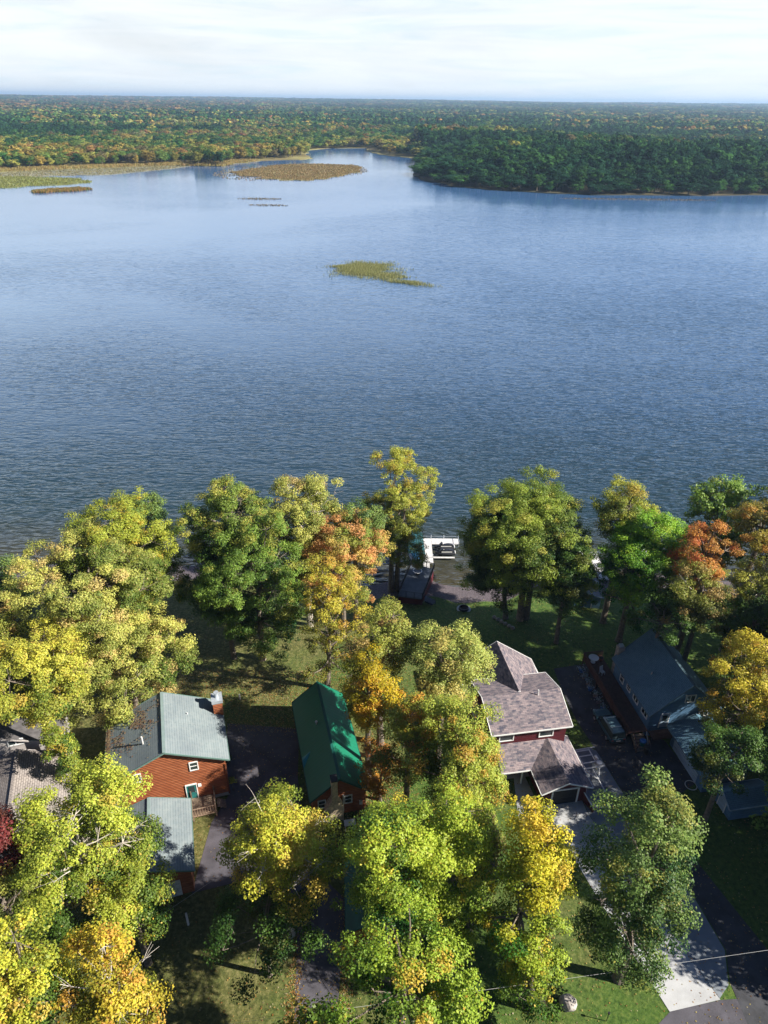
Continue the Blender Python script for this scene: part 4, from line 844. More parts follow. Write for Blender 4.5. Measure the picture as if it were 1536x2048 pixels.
# wing running away toward the lake
wx = -.35
roof_w = lroof(9.2, .3, 8.4, 3.29, 6.64, MT['purple_roof'], 0, (wx + .2, 0, 0), trim=MT['white'])
q = MB().prism([(-4.0, 0), (4.0, 0), (4.0, 3.45), (0, 6.4), (-4.0, 3.45)], 1, 8.05).build('wall', MT['redboard'], rh); q.location = (wx + .2, 0, 0)
bay = MB().box((3.5, 6.4, 1.6), (1.4, 1.6, 3.2)).build('bay', MT['redboard'], rh); roofb = MB().box((3.55, 6.4, 3.3), (1.7, 1.9, .12)).build('roof', MT['white'], bay)
yf = -hw
window(rh, (-2.55, yf, 4.16), 1.6, .95, 'f', mull='', ft=.1); window(rh, (1.75, yf, 4.16), 1.6, .95, 'f', mull='', ft=.1)
MB().tube((1.7, -.45, 6.2), (1.7, -.45, 7.2), .06, n=8).build('vent_pipe', MT['white'], rh)
# porch roof: single slope under the windows
mb = MB(); xa, xb = -3.75, 1.9; ya, yb = -6.35, yf + .02; za, zb = 2.2, 3.28
mb.face([(xa, ya, za), (xb, ya, za), (xb, yb, zb), (xa, yb, zb)], [(xa, 0), (xb, 0), (xb, 3), (xa, 3)]); mb.face([(xa, ya, za - .14), (xa, yb, zb - .14), (xb, yb, zb - .14), (xb, ya, za - .14)]); mb.face([(xa, ya, za), (xa, yb, zb), (xa, yb, zb - .14), (xa, ya, za - .14)])
mb.face([(xa, ya, za), (xa, ya, za - .14), (xb, ya, za - .14), (xb, ya, za)])
po = mb.build('porch_roof', MT['purple_roof'], rh); MB().bar((xa, ya - .03, za - .06), (-.62, ya - .03, za - .06), .05, .14).build('gutter', MT['white'], po)
for px_ in (xa + .15, -1.4): MB().box((px_, ya + .25, 1.05), (.14, .14, 2.1)).build('porch_post', MT['white'], rh)
# garage arm
ga = (2.05, -6.4)
e = lroof(5.35, -2.98, 3.7, 2.21, 3.36, MT['purple_roof'], R(.5), (ga[0], ga[1], 0), trim=MT['white'])
q = walls(rh, 4.45, -2.65, 3.0, 2.21, 3.36, 5.35, MT['redboard']); q.location = (ga[0], ga[1], 0)
ox = MB(); fr = MB(); yg = ga[1] - 2.65
ox.box((ga[0], yg - .012, 1.03), (2.55, .04, 2.06)); op = ox.build('garage_door', MT['dark'], rh)
for s_ in (-1, 1): fr.box((ga[0] + s_ * 1.36, yg - .05, 1.08), (.15, .1, 2.16))
fr.box((ga[0], yg - .05, 2.15), (2.87, .1, .15)); fr.build('frame', MT['white'], op)
pn = MB()
for k in range(4): pn.box((ga[0], yg - .036, .25 + k * .5), (2.5, .012, .03))
pn.build('panel_seam', MT['black'], op)
fn = empty('fence_panel', (20.75, 47.0, 2), R(-62), 'short sloping red fence panel beside the red garage corner', 'fence')
MB().prism([(-.9, 0), (.9, 0), (.9, .5), (-.9, 1.3)], -.04, .04).build('board', MT['redboard'], fn); MB().bar((-.9, 0, 1.33), (.9, 0, .53), .1, .06).build('rail', MT['white'], fn)
# ---------------------------------------------------------------- blue house and its deck
bh = empty('blue_house', (32.58, 61.14, 2), R(9.1), 'dark blue house with slate blue roof and brick chimney, in the shade', 'house')
w_, l_, ze, zr = 8.49, 9.47, 3.4, 7.42
roof(bh, w_, -l_ / 2, l_ / 2, ze, zr, MT['blue_roof'], trim=mat('blue_trim', (.10, .17, .23), .6, .1), ridge=mat('blue_ridge', (.06, .11, .14), .8, .1))
walls(bh, w_ - .7, -l_ / 2 + .35, l_ / 2 - .35, ze, zr, w_, MT['blueboard'])
yf = -l_ / 2 + .35; xl = -w_ / 2 + .35
window(bh, (.32, yf, 5.1), 1.2, 1.1, 'f', mull='v'); window(bh, (2.45, yf, 2.6), 1.15, .85, 'f', mull='v')
d_ = door(bh, (-2.12, yf, 2.15), .9, 1.95, 'f', m='whiteboard'); d_['label'] = 'white door with dark panes'
for yy, ww_, hh in ((2.3, .9, 1.4), (.6, .9, .8), (-1.2, 1.2, .8), (-3.3, 1.3, .8)): window(bh, (xl, yy, 2.45), ww_, hh, 'l', mull='v' if ww_ > 1 else 'h')
c_ = MB().box((-3.35, 4.9, 2.5), (.8, .7, 5.0)).build('chimney', MT['stone'], bh); MB().box((-3.35, 4.9, 5.12), (.5, .45, .24)).build('cap', MT['tin'], c_)
MB().tube((-2.2, -.4, 4.6), (-2.2, -.4, 5.6), .07, n=8).build('vent_pipe', MT['offwhite'], bh)
dk = empty('raised_deck', (32.58, 61.14, 2), R(9.1), 'long raised redwood deck with railing along the blue house', 'deck')
fl = MB().box((-5.2, 1.4, 1.1), (2.5, 12.2, .12)).build('deck_floor', MT['redwood'], dk)
MB().box((-1.9, -5.35, 1.1), (4.1, 1.25, .12)).build('deck_floor', MT['redwood'], dk)
rl = MB(); segs = [((-6.4, 7.45), (-6.4, -4.7)), ((-6.4, 7.45), (-4.0, 7.45)), ((-3.9, -5.95), (.1, -5.95))]
for a, b2 in segs:
    L_ = math.hypot(b2[0] - a[0], b2[1] - a[1]); n_ = int(L_ / .16)
    rl.bar((*a, 2.12), (*b2, 2.12), .12, .05); rl.bar((*a, 1.25), (*b2, 1.25), .05, .06)
    for k in range(n_ + 1): p = Vector((*a, 0)).lerp(Vector((*b2, 0)), k / n_); rl.bar((p.x, p.y, 1.16), (p.x, p.y, 2.1), .11, .03)
rl.build('railing', MT['redwood'], dk)
for k in range(7): MB().box((-6.4, 7.45 - k * 2.02, 1.08), (.13, .13, 2.16)).build('post', MT['redwood'], dk)
st_ = MB()
for k in range(6): st_.box((-5.25 + .0 * k, -5.0 - k * .27, 1.0 - k * .17), (1.25, .28, .05))
for s_ in (-1, 1): st_.bar((-5.25 + s_ * .66, -4.8, 1.0), (-5.25 + s_ * .66, -6.5, .05), .06, .24)
so_ = st_.build('steps', MT['timber'], dk); hr = MB()
for s_ in (-1, 1): hr.bar((-5.25 + s_ * .72, -4.75, 2.1), (-5.25 + s_ * .72, -6.45, 1.05), .08, .06); hr.bar((-5.25 + s_ * .72, -6.45, 1.05), (-5.25 + s_ * .72, -6.45, 0), .09)
hr.build('handrail', MT['redwood'], so_)
def dl_(x, y, z): c, s = math.cos(R(9.1)), math.sin(R(9.1)); return (32.58 + x * c - y * s, 61.14 + x * s + y * c, z)
tb = empty('round_table', dl_(-5.5, 6.7, 3.16), 0, 'round white table at the far end of the deck beside the blue house', 'table')
MB().tube((0, 0, .7), (0, 0, .75), .62, n=28).build('table_top', MT['white'], tb); MB().tube((0, 0, 0), (0, 0, .7), .05, n=8).tube((0, 0, 0), (0, 0, .04), .3, n=14).build('pedestal', MT['white'], tb)
tb = empty('planter', dl_(-4.4, 6.9, 3.16), 0, 'small round terracotta planter beside the white round table', 'planter')
MB().tube((0, 0, 0), (0, 0, .45), .25, .34, n=18).build('pot', MT['brick'], tb); MB().tube((0, 0, .4), (0, 0, .47), .28, n=16).build('soil', MT['ash'], tb)
ch_ = empty('deck_chair', dl_(-5.3, 4.5, 3.16), R(30), 'pale garden chair on the deck beside the blue house', 'chair')
MB().box((0, 0, .42), (.5, .5, .05)).build('seat', MT['offwhite'], ch_); MB().box((0, .25, .75), (.5, .05, .65), rx=-.2).build('backrest', MT['offwhite'], ch_)
for a in (-1, 1):
    for c in (-1, 1): MB().box((a * .22, c * .22, .2), (.04, .04, .4)).build('leg', MT['offwhite'], ch_)
r7 = np.random.default_rng(9)
for k in range(9):   # flower tubs below the railing
    x_, y_, _ = dl_(-7.1 + r7.uniform(-.25, .2), 6.4 - k * 1.05, 0); tbz = empty('flower_tub', (x_, y_, 2), 0, 'pale blue flowered tub in the row below the redwood railing', 'flower tub', 'flower tubs below the redwood railing')
    MB().tube((0, 0, 0), (0, 0, .4), .22, .3, n=12).build('pot', MT['bluebin'] if k % 3 == 0 else MT['stone'], tbz)
    n = 120; P = r7.normal(0, .22, (n, 3)) * np.array([1, 1, .6]) + np.array([0, 0, .55]); V, F4 = leaf_quads(P, unit(n, r7), np.full(n, .07), r7)
    np_mesh('flowers', V, F4, MT['leaf'], tbz, np.array([(.3, .45, .6), (.05, .12, .04), (.5, .55, .6)])[r7.integers(0, 3, n)])
# ---------------------------------------------------------------- blue garage, small shed
g2 = empty('blue_garage', (34.6, 52.2, 2), R(9.5), 'low blue garage with a long pale blue door on its left side', 'garage')
roof(g2, 6.0, -3.4, 3.6, 2.6, 3.9, MT['blue_roof'], trim=bpy.data.materials['blue_trim']); walls(g2, 4.6, -3.1, 3.3, 2.6, 3.9, 6.0, MT['blueboard'])
gd = MB().box((-2.33, .3, 1.15), (.07, 4.6, 2.1)).build('garage_door', MT['whiteboard'], g2)
pn = MB()
for k in range(3): pn.box((-2.372, .3, .7 + k * .5), (.02, 4.5, .03))
pn.build('panel_seam', MT['blueboard'], gd); MB().box((-2.45, 2.9, 2.1), (.2, .18, .3)).build('wall_lamp', MT['white'], g2)
g3 = empty('garden_shed', (36.0, 47.1, 2), R(100), 'small grey blue shed with white gable trim at the right edge', 'shed')
roof(g3, 2.9, -2.4, 2.6, 1.9, 2.75, MT['blue_roof'], trim=MT['whiteboard']); walls(g3, 2.5, -1.9, 2.3, 1.9, 2.75, 2.9, MT['blueboard'])
g3.rotation_euler[2] = R(-80)
door(g3, (-.15, -1.9, .95), 1.0, 1.75, 'f', m='whiteboard', glazed=False)
# ---------------------------------------------------------------- grey shingled house, left edge
lh = empty('grey_house', (-34.7, 45.0, 2), R(19), 'grey shingled house cut by the left edge with one white framed window', 'house')
roof(lh, 9.4, -4.6, 4.0, 3.0, 5.0, MT['grey_roof'], trim=MT['greyboard'], ridge=MT['grey_roof']); walls(lh, 8.6, -4.2, 4.0, 3.0, 5.0, 9.4, MT['greyboard'])
mb = MB(); up = roof(lh, 13.0, 4.35, 11.5, 4.3, 6.9, mat('shaded_grey_shingle', (.09, .085, .09), .9, .4, 1.5), trim=MT['greyboard']); up.location = (-2.4, 0, 0)  # grey shingle darkened in colour for the shade on the upper roof
q = walls(lh, 12.0, 4.6, 11.2, 4.3, 6.9, 13.0, MT['greyboard']); q.location = (-2.4, 0, 0)
window(lh, (-.1, 4.6, 5.45), 1.45, .75, 'f', mull='v', ft=.1)
# ---------------------------------------------------------------- sheds and boats at the shore
sh = empty('shore_shed', (29.0, 82.4, float(gz(29, 81))), R(-3), 'low dark roofed shed at the shore under the bright green maple', 'shed')
roof(sh, 4.0, -2.3, 2.3, 2.0, 2.6, mat('slate_roof', (.07, .085, .11), .7, .25, 1.5), trim=MT['whiteboard']); walls(sh, 3.4, -2.1, 2.1, 2.0, 2.6, 4.0, MT['blueboard'])
door(sh, (0, -2.1, .95), .9, 1.75, 'f', m='blueboard', glazed=False)
gs = empty('green_shed', (-.6, 36.2, 2), R(4), 'green metal roofed shed hidden under the bright yellow green tree', 'shed')
roof(gs, 4.6, -3.2, 3.2, 2.3, 3.4, mat('dull_green_sheet', (.012, .09, .06), .6, .2, 1), trim=bpy.data.materials['green_trim']); walls(gs, 4.0, -2.9, 2.9, 2.3, 3.4, 4.6, MT['log'])
door(gs, (0, -2.9, 1.0), .9, 1.9, 'f', m='teal', glazed=False)
def pontoon(loc, rz, label, cv):
    b_ = empty('pontoon_boat', loc, rz, label, 'boat')
    for s_ in (-1, 1): MB().tube((s_ * .85, -2.8, .15), (s_ * .85, 2.5, .15), .3, n=12).tube((s_ * .85, 2.5, .15), (s_ * .85, 3.2, .3), .3, .05, n=12).build('pontoon', MT['tin'], b_)
    MB().box((0, 0, .52), (2.4, 5.8, .1)).build('deck_floor', MT['offwhite'], b_)
    rr_ = MB()
    for s_ in (-1, 1): rr_.box((s_ * 1.17, 0, .9), (.05, 5.6, .66))
    rr_.box((0, 2.8, .9), (2.3, .05, .66)).box((0, -2.8, .9), (2.3, .05, .66)); rr_.build('side_panel', MT['white'], b_)
    MB().box((0, -1.9, .85), (2.1, .7, .5), ).box((-.8, 1.4, .8), (.6, 1.8, .45)).build('seat', MT['offwhite'], b_)
    c = MB(); c.box((0, -.6, 2.5), (2.3, 2.8, .06)); c.build('canopy', cv, b_); f2 = MB()
    for a in (-1, 1):
        for d in (-1.9, .7): f2.bar((a * 1.12, d * .6 - .5, .6), (a * 1.1, d, 2.48), .04)
    f2.build('canopy_frame', MT['tin'], b_); return b_
pontoon((29.0, 92.2, 0), R(80), 'white pontoon boat seen through leaves beyond the shore shed', MT['white'])
pontoon((39.5, 92.5, 0), R(95), 'white pontoon boat glimpsed right of the bright green maple', MT['white'])
dk2 = empty('wooden_dock', (33.5, 92, 0), 0, 'short pale dock behind the bright green maple', 'dock')
MB().box((0, 0, .5), (1.4, 7.5, .12)).build('deck_floor', MT['dockboard'], dk2)
for a in (-1, 1):
    for c in (-1, 0, 1): MB().tube((a * .65, c * 3.3, -1.5), (a * .65, c * 3.3, .9), .05, n=8).build('post', MT['tin'], dk2)
# ---------------------------------------------------------------- viewing deck, dock, watercraft
A_ = [(2.15, 81.6), (5.55, 80.9), (7.65, 88.4), (4.4, 90.0)]
vd = empty('viewing_deck', (5.0, 85, .6), 0, 'dark viewing deck with black railing and red skirting at the shore', 'deck')
P_ = [(x - 5.0, y - 85) for x, y in A_]
mb = MB(); mb.face([(x, y, 1.3) for x, y in P_]); mb.face([(x, y, 1.18) for x, y in P_][::-1])
for k in range(4): a, c = P_[k], P_[(k + 1) % 4]; mb.face([(*a, 1.18), (*c, 1.18), (*c, 1.3), (*a, 1.3)])
mb.build('deck_floor', MT['navyboard'], vd)
mb = MB()
for k in range(4):
    a, c = [tuple(v * .985 for v in P_[j]) for j in (k, (k + 1) % 4)]; mb.face([(*a, -.9), (*c, -.9), (*c, 1.17), (*a, 1.17)])
mb.build('skirting', MT['brick' if False else 'redboard'], vd)
rl = MB()
for k in range(4):
    a, c = P_[k], P_[(k + 1) % 4]; cut = 1.0
    if k == 2: pass
    L_ = math.hypot(c[0] - a[0], c[1] - a[1]); n_ = int(L_ / .14)
    rl.bar((*a, 2.3), (*c, 2.3), .07, .05); rl.bar((*a, 1.42), (*c, 1.42), .04, .04)
    for q in range(n_ + 1): p = Vector((*a, 0)).lerp(Vector((*c, 0)), q / n_); rl.bar((p.x, p.y, 1.4), (p.x, p.y, 2.28), .022)
    for q in range(4): p = Vector((*a, 0)).lerp(Vector((*c, 0)), q / 3); rl.box((p.x, p.y, 1.85), (.1, .1, 1.0))
rl.build('railing', MT['black'], vd)
st_ = MB()
for k in range(6): st_.box((1.1 + k * .26, -3.7 + k * .06, 1.15 - k * .2), (.27, 1.1, .05), rz=R(-10))
st_.bar((.95, -3.1, 1.1), (2.5, -2.8, -.1), .05, .2).bar((.95, -4.3, 1.1), (2.5, -3.9, -.1), .05, .2); st_.build('steps', MT['navyboard'], vd)
hr = MB()
for yy in (-3.1, -4.25): hr.bar((.95, yy, 2.25), (2.5, yy + .3, 1.0), .05); hr.bar((2.5, yy + .3, 1.0), (2.5, yy + .3, -.2), .05)
hr.build('handrail', MT['black'], vd)
ft = empty('fire_table', (5.1, 87.1, 1.9), 0, 'round dark table with pale rim on the viewing deck', 'table')
MB().tube((0, 0, .0), (0, 0, .5), .3, .5, n=24).build('base', MT['black'], ft); MB().tube((0, 0, .5), (0, 0, .56), .66, n=30).build('table_top', MT['navyboard'], ft); MB().ring((0, 0, .56), .7, .09, .03, 30).build('rim', MT['offwhite'], ft)
dk3 = empty('dock', (7.3, 95, 0), 0, 'pale grey dock reaching into the lake from the viewing deck', 'dock')
MB().box((-.6, -3.9, .52), (1.0, 2.0, .1)).box((-.25, .6, .52), (1.55, 7.2, .1)).build('walkway', MT['dockboard'], dk3)
MB().box((2.75, 3.35, .53), (4.4, 1.7, .1)).build('platform', MT['dockboard'], dk3)
MB().box((2.3, -1.25, .45), (3.4, .35, .1)).build('jetty_arm', MT['dockboard'], dk3)
for x_, y_ in ((-1, -3), (.5, -1.5), (-1.05, 0), (-1.05, 2.2), (-1.05, 4.2), (.5, 4.2), (2.6, 4.2), (4.95, 4.2), (4.95, 2.5)): MB().tube((x_, y_, -1.5), (x_, y_, 1.25), .05, n=8).build('post', MT['tin'], dk3)
rl = MB(); rl.bar((4.95, 2.5, 1.2), (4.95, 4.2, 1.2), .05).bar((-1.0, 4.2, 1.0), (4.95, 4.2, 1.0), .03); rl.build('rail', MT['tin'], dk3)
def hull(L_, W_, H_, m, name, parent, z0=0.0, tip=.18, n=13):
    """boat-like body lofted from sections along x, bow at -x"""
    mb = MB(); secs = []
    for k in range(n):
        t_ = k / (n - 1); x_ = -L_ / 2 + L_ * t_; w = W_ / 2 * min(1, (math.sin(min(1, t_ * 1.7 + .08) * math.pi / 2)) ** .8) * (1 - .15 * max(0, t_ - .8) / .2); hgt = H_ * (1 - .25 * t_)
        kz = z0 + .22 * (1 - min(1, t_ * 2.2)) ** 2
        secs.append([(x_, -w, z0 + hgt * .62), (x_, -w * .8, kz + .08), (x_, 0, kz), (x_, w * .8, kz + .08), (x_, w, z0 + hgt * .62), (x_, w * .55, z0 + hgt * .9), (x_, 0, z0 + hgt), (x_, -w * .55, z0 + hgt * .9)])
    for k in range(n - 1):
        for j in range(8): mb.face([secs[k][j], secs[k + 1][j], secs[k + 1][(j + 1) % 8], secs[k][(j + 1) % 8]])
    mb.face(secs[0]); mb.face(secs[-1][::-1]); return mb.build(name, m, parent, smooth=True)
for k, (yy, lb) in enumerate(((96.7, 'covered jet ski nearer the end of the dock, upper of the two'), (95.05, 'covered jet ski nearer the shore, lower of the two by the dock'))):
    js = empty('jet_ski', (9.85, yy, .25), R(2), lb, 'jet ski', 'jet skis moored at the dock')
    hull(3.2, 1.15, .62, MT['fabric'], 'hull', js)
    sm = MB(); sm.prism([(-.35, .5), (1.3, .45), (1.35, .78), (.6, .92), (-.1, .8)], -.24, .24); sm.build('seat', MT['fabric'], js, bevel=.05)
    MB().prism([(-1.0, .5), (-.35, .5), (-.3, 1.05), (-.55, 1.1)], -.3, .3).build('cowl', MT['fabric'], js, bevel=.05)
    MB().bar((-.4, -.42, 1.08), (-.4, .42, 1.08), .06).build('handlebar', MT['fabric'], js)
    MB().box((.25, -.36, .62), (1.7, .05, .12)).box((.25, .36, .62), (1.7, .05, .12)).build('stripe', MT['white'], js); MB().box((1.62, 0, .35), (.12, .7, .2)).build('stern_pad', MT['white'], js)
lf = empty('boat_lift', (4.9, 94.6, 0), R(2), 'boat lift with teal canopy left of the dock behind the triple trunk', 'boat lift')
cn = MB(); cn.prism([(-1.5, 2.3), (-1.1, 2.75), (0, 2.95), (1.1, 2.75), (1.5, 2.3), (1.44, 2.3), (1.08, 2.7), (0, 2.89), (-1.08, 2.7), (-1.44, 2.3)], -3.2, 3.2); cn.build('canopy', MT['canopy'], lf)
for a in (-1, 1):
    for c in (-1, 1): MB().tube((a * 1.4, c * 2.9, -1.5), (a * 1.4, c * 2.9, 2.35), .06, n=8).build('post', MT['tin'], lf)
fb = empty('motorboat', (4.9, 94.6, .15), R(92), 'dark blue motorboat under the teal boat lift canopy', 'boat')
hull(5.4, 2.0, 1.0, mat('navy_gelcoat', (.01, .05, .12), .2, .1), 'hull', fb); MB().box((.2, 0, 1.0), (.08, 1.4, .4), ry=-.4).build('windscreen', MT['glass'], fb); MB().box((1.2, 0, .85), (.7, 1.5, .3)).build('seat', MT['white'], fb)
# fire pit, stones
fp = empty('fire_pit', (11.47, 80.2, float(gz(11.47, 80.2))), 0, 'round fire pit with pale stone ring on the shaded lawn', 'fire pit')
MB().ring((0, 0, 0), 1.0, .26, .12).build('paving_ring', MT['concrete'], fp); MB().ring((0, 0, .0), .68, .1, .42).build('steel_ring', MT['black'], fp); MB().tube((0, 0, 0), (0, 0, .16), .58, n=20).build('ash_bed', MT['ash'], fp)
def boulder(loc, s, label, group=None, seed=1):
    r = np.random.default_rng(seed); import bmesh
    bm = bmesh.new(); bmesh.ops.create_icosphere(bm, subdivisions=3, radius=1)
    for v in bm.verts: k = 1 + .22 * float(fbm(np.array([v.co.x * 3]), np.array([v.co.y * 3 + v.co.z * 2]), 1.0, seed)[0]); v.co = Vector((v.co.x * s[0], v.co.y * s[1], v.co.z * s[2])) * k
    me = bpy.data.meshes.new('boulder'); bm.to_mesh(me); bm.free(); me.materials.append(MT['stone']); o = bpy.data.objects.new('boulder', me); col.objects.link(o); o.location = loc
    return tag(o, label, 'rock', group)
boulder((14.86, 28.8, 2.3), (.75, .6, .62), 'pale boulder on the sunny lawn at the bottom edge', seed=3)
for k in range(6): boulder((15.4 + k * .42, 77.6 - k * .55, float(gz(15.5 + k * .42, 77.5 - k * .5)) + .15), (.3, .26, .24), 'small pale rock in the row between the lakeside trunks', 'rocks between the lakeside trunks', seed=20 + k)
lr = empty('lawn_ring', (32.14, 49.6, 2.0), 0, 'thin pale hoop lying on dark lawn near the blue garage', 'hoop')
MB().ring((0, 0, .02), .62, .07, .05).build('hoop', MT['offwhite'], lr)
# ---------------------------------------------------------------- SUV
sv = empty('suv', (25.5, 57.15, 2.0), R(10.5), 'blue grey estate SUV parked below the redwood railing', 'car')
def loft(secs, m, name, parent, bevel=0.0):
    mb = MB(); n = len(secs[0])
    for k in range(len(secs) - 1):
        for j in range(n): mb.face([secs[k][j], secs[k][(j + 1) % n], secs[k + 1][(j + 1) % n], secs[k + 1][j]])
    mb.face(secs[0][::-1]); mb.face(secs[-1]); return mb.build(name, m, parent)
def csec(y, hw, z0, z1, sh=.86): return [(-hw * .92, y, z0), (hw * .92, y, z0), (hw, y, z0 + (z1 - z0) * .45), (hw * .97, y, z1 - .05), (hw * sh, y, z1), (-hw * sh, y, z1), (-hw * .97, y, z1 - .05), (-hw, y, z0 + (z1 - z0) * .45)]
bd = loft([csec(-2.42, .86, .45, .95), csec(-2.3, .92, .35, 1.02), csec(-1.2, .94, .3, 1.04), (csec(1.0, .94, .3, 1.02)), csec(1.9, .91, .33, .95), csec(2.3, .84, .4, .82), csec(2.42, .74, .45, .7)], MT['suv'], 'body', sv)
def gsec(y, hb, ht, z0, z1): return [(-hb, y, z0), (hb, y, z0), (ht, y, z1), (-ht, y, z1)]
cab = loft([gsec(-2.34, .86, .80, 1.0, 1.06), gsec(-2.12, .86, .68, 1.0, 1.66), gsec(.05, .88, .68, 1.0, 1.7), gsec(1.05, .86, .72, 1.0, 1.04)], MT['glass'], 'window_glass', sv)
rfo = loft([[(-.70, -2.2, 1.66), (.70, -2.2, 1.66), (.62, -2.2, 1.78), (-.62, -2.2, 1.78)], [(-.73, -1.0, 1.69), (.73, -1.0, 1.69), (.64, -1.0, 1.84), (-.64, -1.0, 1.84)], [(-.72, .2, 1.67), (.72, .2, 1.67), (.60, .2, 1.78), (-.60, .2, 1.78)]], mat('roof_sky_sheen', (.10, .18, .22), .22, .08, 1, spec=.7), 'roof', sv)  # roof colour lightened from the body paint to stand in for reflected sky
for yy in (-1.5, -.1): MB().bar((-.62, yy, 1.92), (.62, yy, 1.92), .05, .03).build('roof_bar', MT['tin'], rfo)
MB().bar((-.6, -1.9, 1.88), (-.6, 0, 1.88), .04).bar((.6, -1.9, 1.88), (.6, 0, 1.88), .04).build('roof_rail', MT['black'], rfo)
for s_ in (-1, 1):
    for yy in (-1.5, 1.45):
        wh = MB().tube((s_ * .74, yy, .36), (s_ * .97, yy, .36), .36, n=22).build('wheel', MT['rubber'], sv); MB().tube((s_ * .965, yy, .36), (s_ * .985, yy, .36), .21, n=16).build('rim', MT['tin'], wh)
    MB().box((s_ * .68, -2.40, .82), (.24, .06, .2)).build('tail_light', mat('red_lens', (.3, .02, .02), .3, .1) if s_ < 0 else bpy.data.materials['red_lens'], sv)
    MB().box((s_ * .6, 2.36, .68), (.26, .08, .14)).build('headlight', MT['white'], sv); MB().box((s_ * 1.04, .75, 1.08), (.18, .12, .14)).build('mirror', MT['suv'], sv)
MB().box((0, -2.44, .7), (.5, .03, .13)).build('number_plate', MT['offwhite'], sv); MB().box((0, -2.46, .5), (1.7, .12, .18)).build('bumper', MT['black'], sv)
# ---------------------------------------------------------------- boat trailer
bt = empty('boat_trailer', (22.15, 51.6, 2.0), R(12), 'white two wheeled boat trailer beside the red garage', 'trailer')
fr = MB()
for s_ in (-1, 1): fr.bar((s_ * .75, 2.1, .55), (s_ * .75, -.6, .55), .09); fr.bar((s_ * .75, -.6, .55), (0, -1.9, .5), .08)
fr.bar((0, -.6, .55), (0, -3.3, .48), .09); fr.build('frame', MT['white'], bt)
for yy in (1.9, 1.2, .3): MB().bar((-.8, yy, .6), (.8, yy, .6), .09).build('crossbar', MT['white'], bt)
for yy, L_ in ((2.0, 1.4), (-.5, 1.35)): MB().bar((-L_, yy, .74), (L_, yy, .74), .14, .06).build('bunk_board', MT['offwhite'], bt)
for s_ in (-1, 1):
    wh = MB().tube((s_ * .95, .75, .3), (s_ * 1.17, .75, .3), .3, n=20).build('wheel', MT['rubber'], bt); MB().tube((s_ * 1.16, .75, .3), (s_ * 1.19, .75, .3), .16, n=14).build('rim', MT['white'], wh)
    MB().prism([(-.34, .42), (-.3, .68), (.3, .68), (.34, .42)], -.12, .12).build('mudguard', MT['white'], bt).matrix_local = Matrix.Translation((s_ * 1.06, .75, 0)) @ Matrix.Rotation(R(90), 4, 'Z')
MB().tube((0, -3.1, 0), (0, -3.1, .7), .035, n=8).build('jack', MT['tin'], bt)
MB().tube((.95, -.05, .62), (.95, -.05, .8), .3, n=20).build('spare_wheel', MT['white'], bt)
sc = MB().bar((21.3, 49.0, 2.1), (24.0, 49.35, 2.1), .12, .08).build('timber_beam', MT['stone']); tag(sc, 'grey timber beam lying across the pad below the trailer hitch', 'beam')
# bins and pole beside the steps
for k, (x_, y_, m_, lb) in enumerate(((28.55, 54.6, 'bluebin', 'bright blue lidded bin beside the deck steps'), (28.75, 53.75, 'black', 'dark bin standing in front of the bright blue bin'))):
    bn = empty('wheelie_bin', (x_, y_, 2), R(10), lb, 'bin')
    MB().tube((0, 0, .05), (0, 0, .95), .26, .34, n=16).build('body', MT['black' if k else 'teal'], bn); MB().tube((0, 0, .95), (0, 0, 1.06), .37, .3, n=18).build('lid', MT[m_], bn)
pl = MB().tube((29.25, 54.4, 2), (28.85, 55.0, 4.0), .035, n=8).build('leaning_pole', MT['offwhite']); tag(pl, 'pale thin pole leaning beside the blue bin', 'pole')
bb = MB().tube((26.9, 56.6, 2), (26.9, 56.6, 2.7), .3, .34, n=16).build('rain_barrel', MT['bluebin']); tag(bb, 'dark blue barrel between the parked SUV and the steps', 'barrel')
mk = MB().box((-16.6, 60.9, 2.4), (.16, .1, .9)).build('marker_post', MT['white']); tag(mk, 'short white marker post on the leafy lawn behind the log house', 'post')
mk = MB().bar((-16.2, 34.6, 2), (-16.35, 34.9, 3.2), .14).build('marker_post', MT['offwhite']); tag(mk, 'pale leaning post on the dark lawn beside the left driveway', 'post')
sg = empty('yard_light', (17.6, 27.7, 2), 0, 'thin black yard stake with cord on the sunny lawn beside the boulder', 'stake')
MB().tube((0, 0, 0), (0, 0, 1.1), .03, n=6).build('stake', MT['black'], sg); MB().tube((0, 0, 1.1), (0, 0, 1.25), .09, n=10).build('lamp_head', MT['black'], sg)
# overhead wires
def wire(a, b2, sag, label):
    mb = MB(); pts = [Vector(a).lerp(Vector(b2), k / 14) - Vector((0, 0, sag * 4 * (k / 14) * (1 - k / 14))) for k in range(15)]
    for k in range(14): mb.tube(pts[k], pts[k + 1], .009, n=5, cap=False)
    tag(mb.build('power_cable', MT['wire']), label, 'cable')
wire((-34, 21.5, 8), (40, 31.2, 8.5), .5, 'thin power cable crossing the whole bottom yard from left to right')
wire((-33, 19.6, 7.4), (-14.4, 36.6, 5.0), .3, 'thin cable slanting up to the near corner of the log garage')
# hamlet beyond the lake
for k, (x_, y_, s_) in enumerate([(190, 2160, 1), (212, 2190, 1.2), (240, 2120, .9), (262, 2180, 1.1), (300, 2100, 1)]):
    z_ = float(hz(np.array(x_), np.array(y_))) + 4
    fh = empty('farmhouse', (x_, y_, z_), R(20 * k), 'tiny white house among the trees far beyond the lake', 'house', 'tiny white houses beyond the lake')
    roof(fh, 12 * s_, -8, 8, 6, 11, MT['grey_roof'], .3); walls(fh, 11 * s_, -7.5, 7.5, 6, 11, 12 * s_, MT['white'], z0=-6)
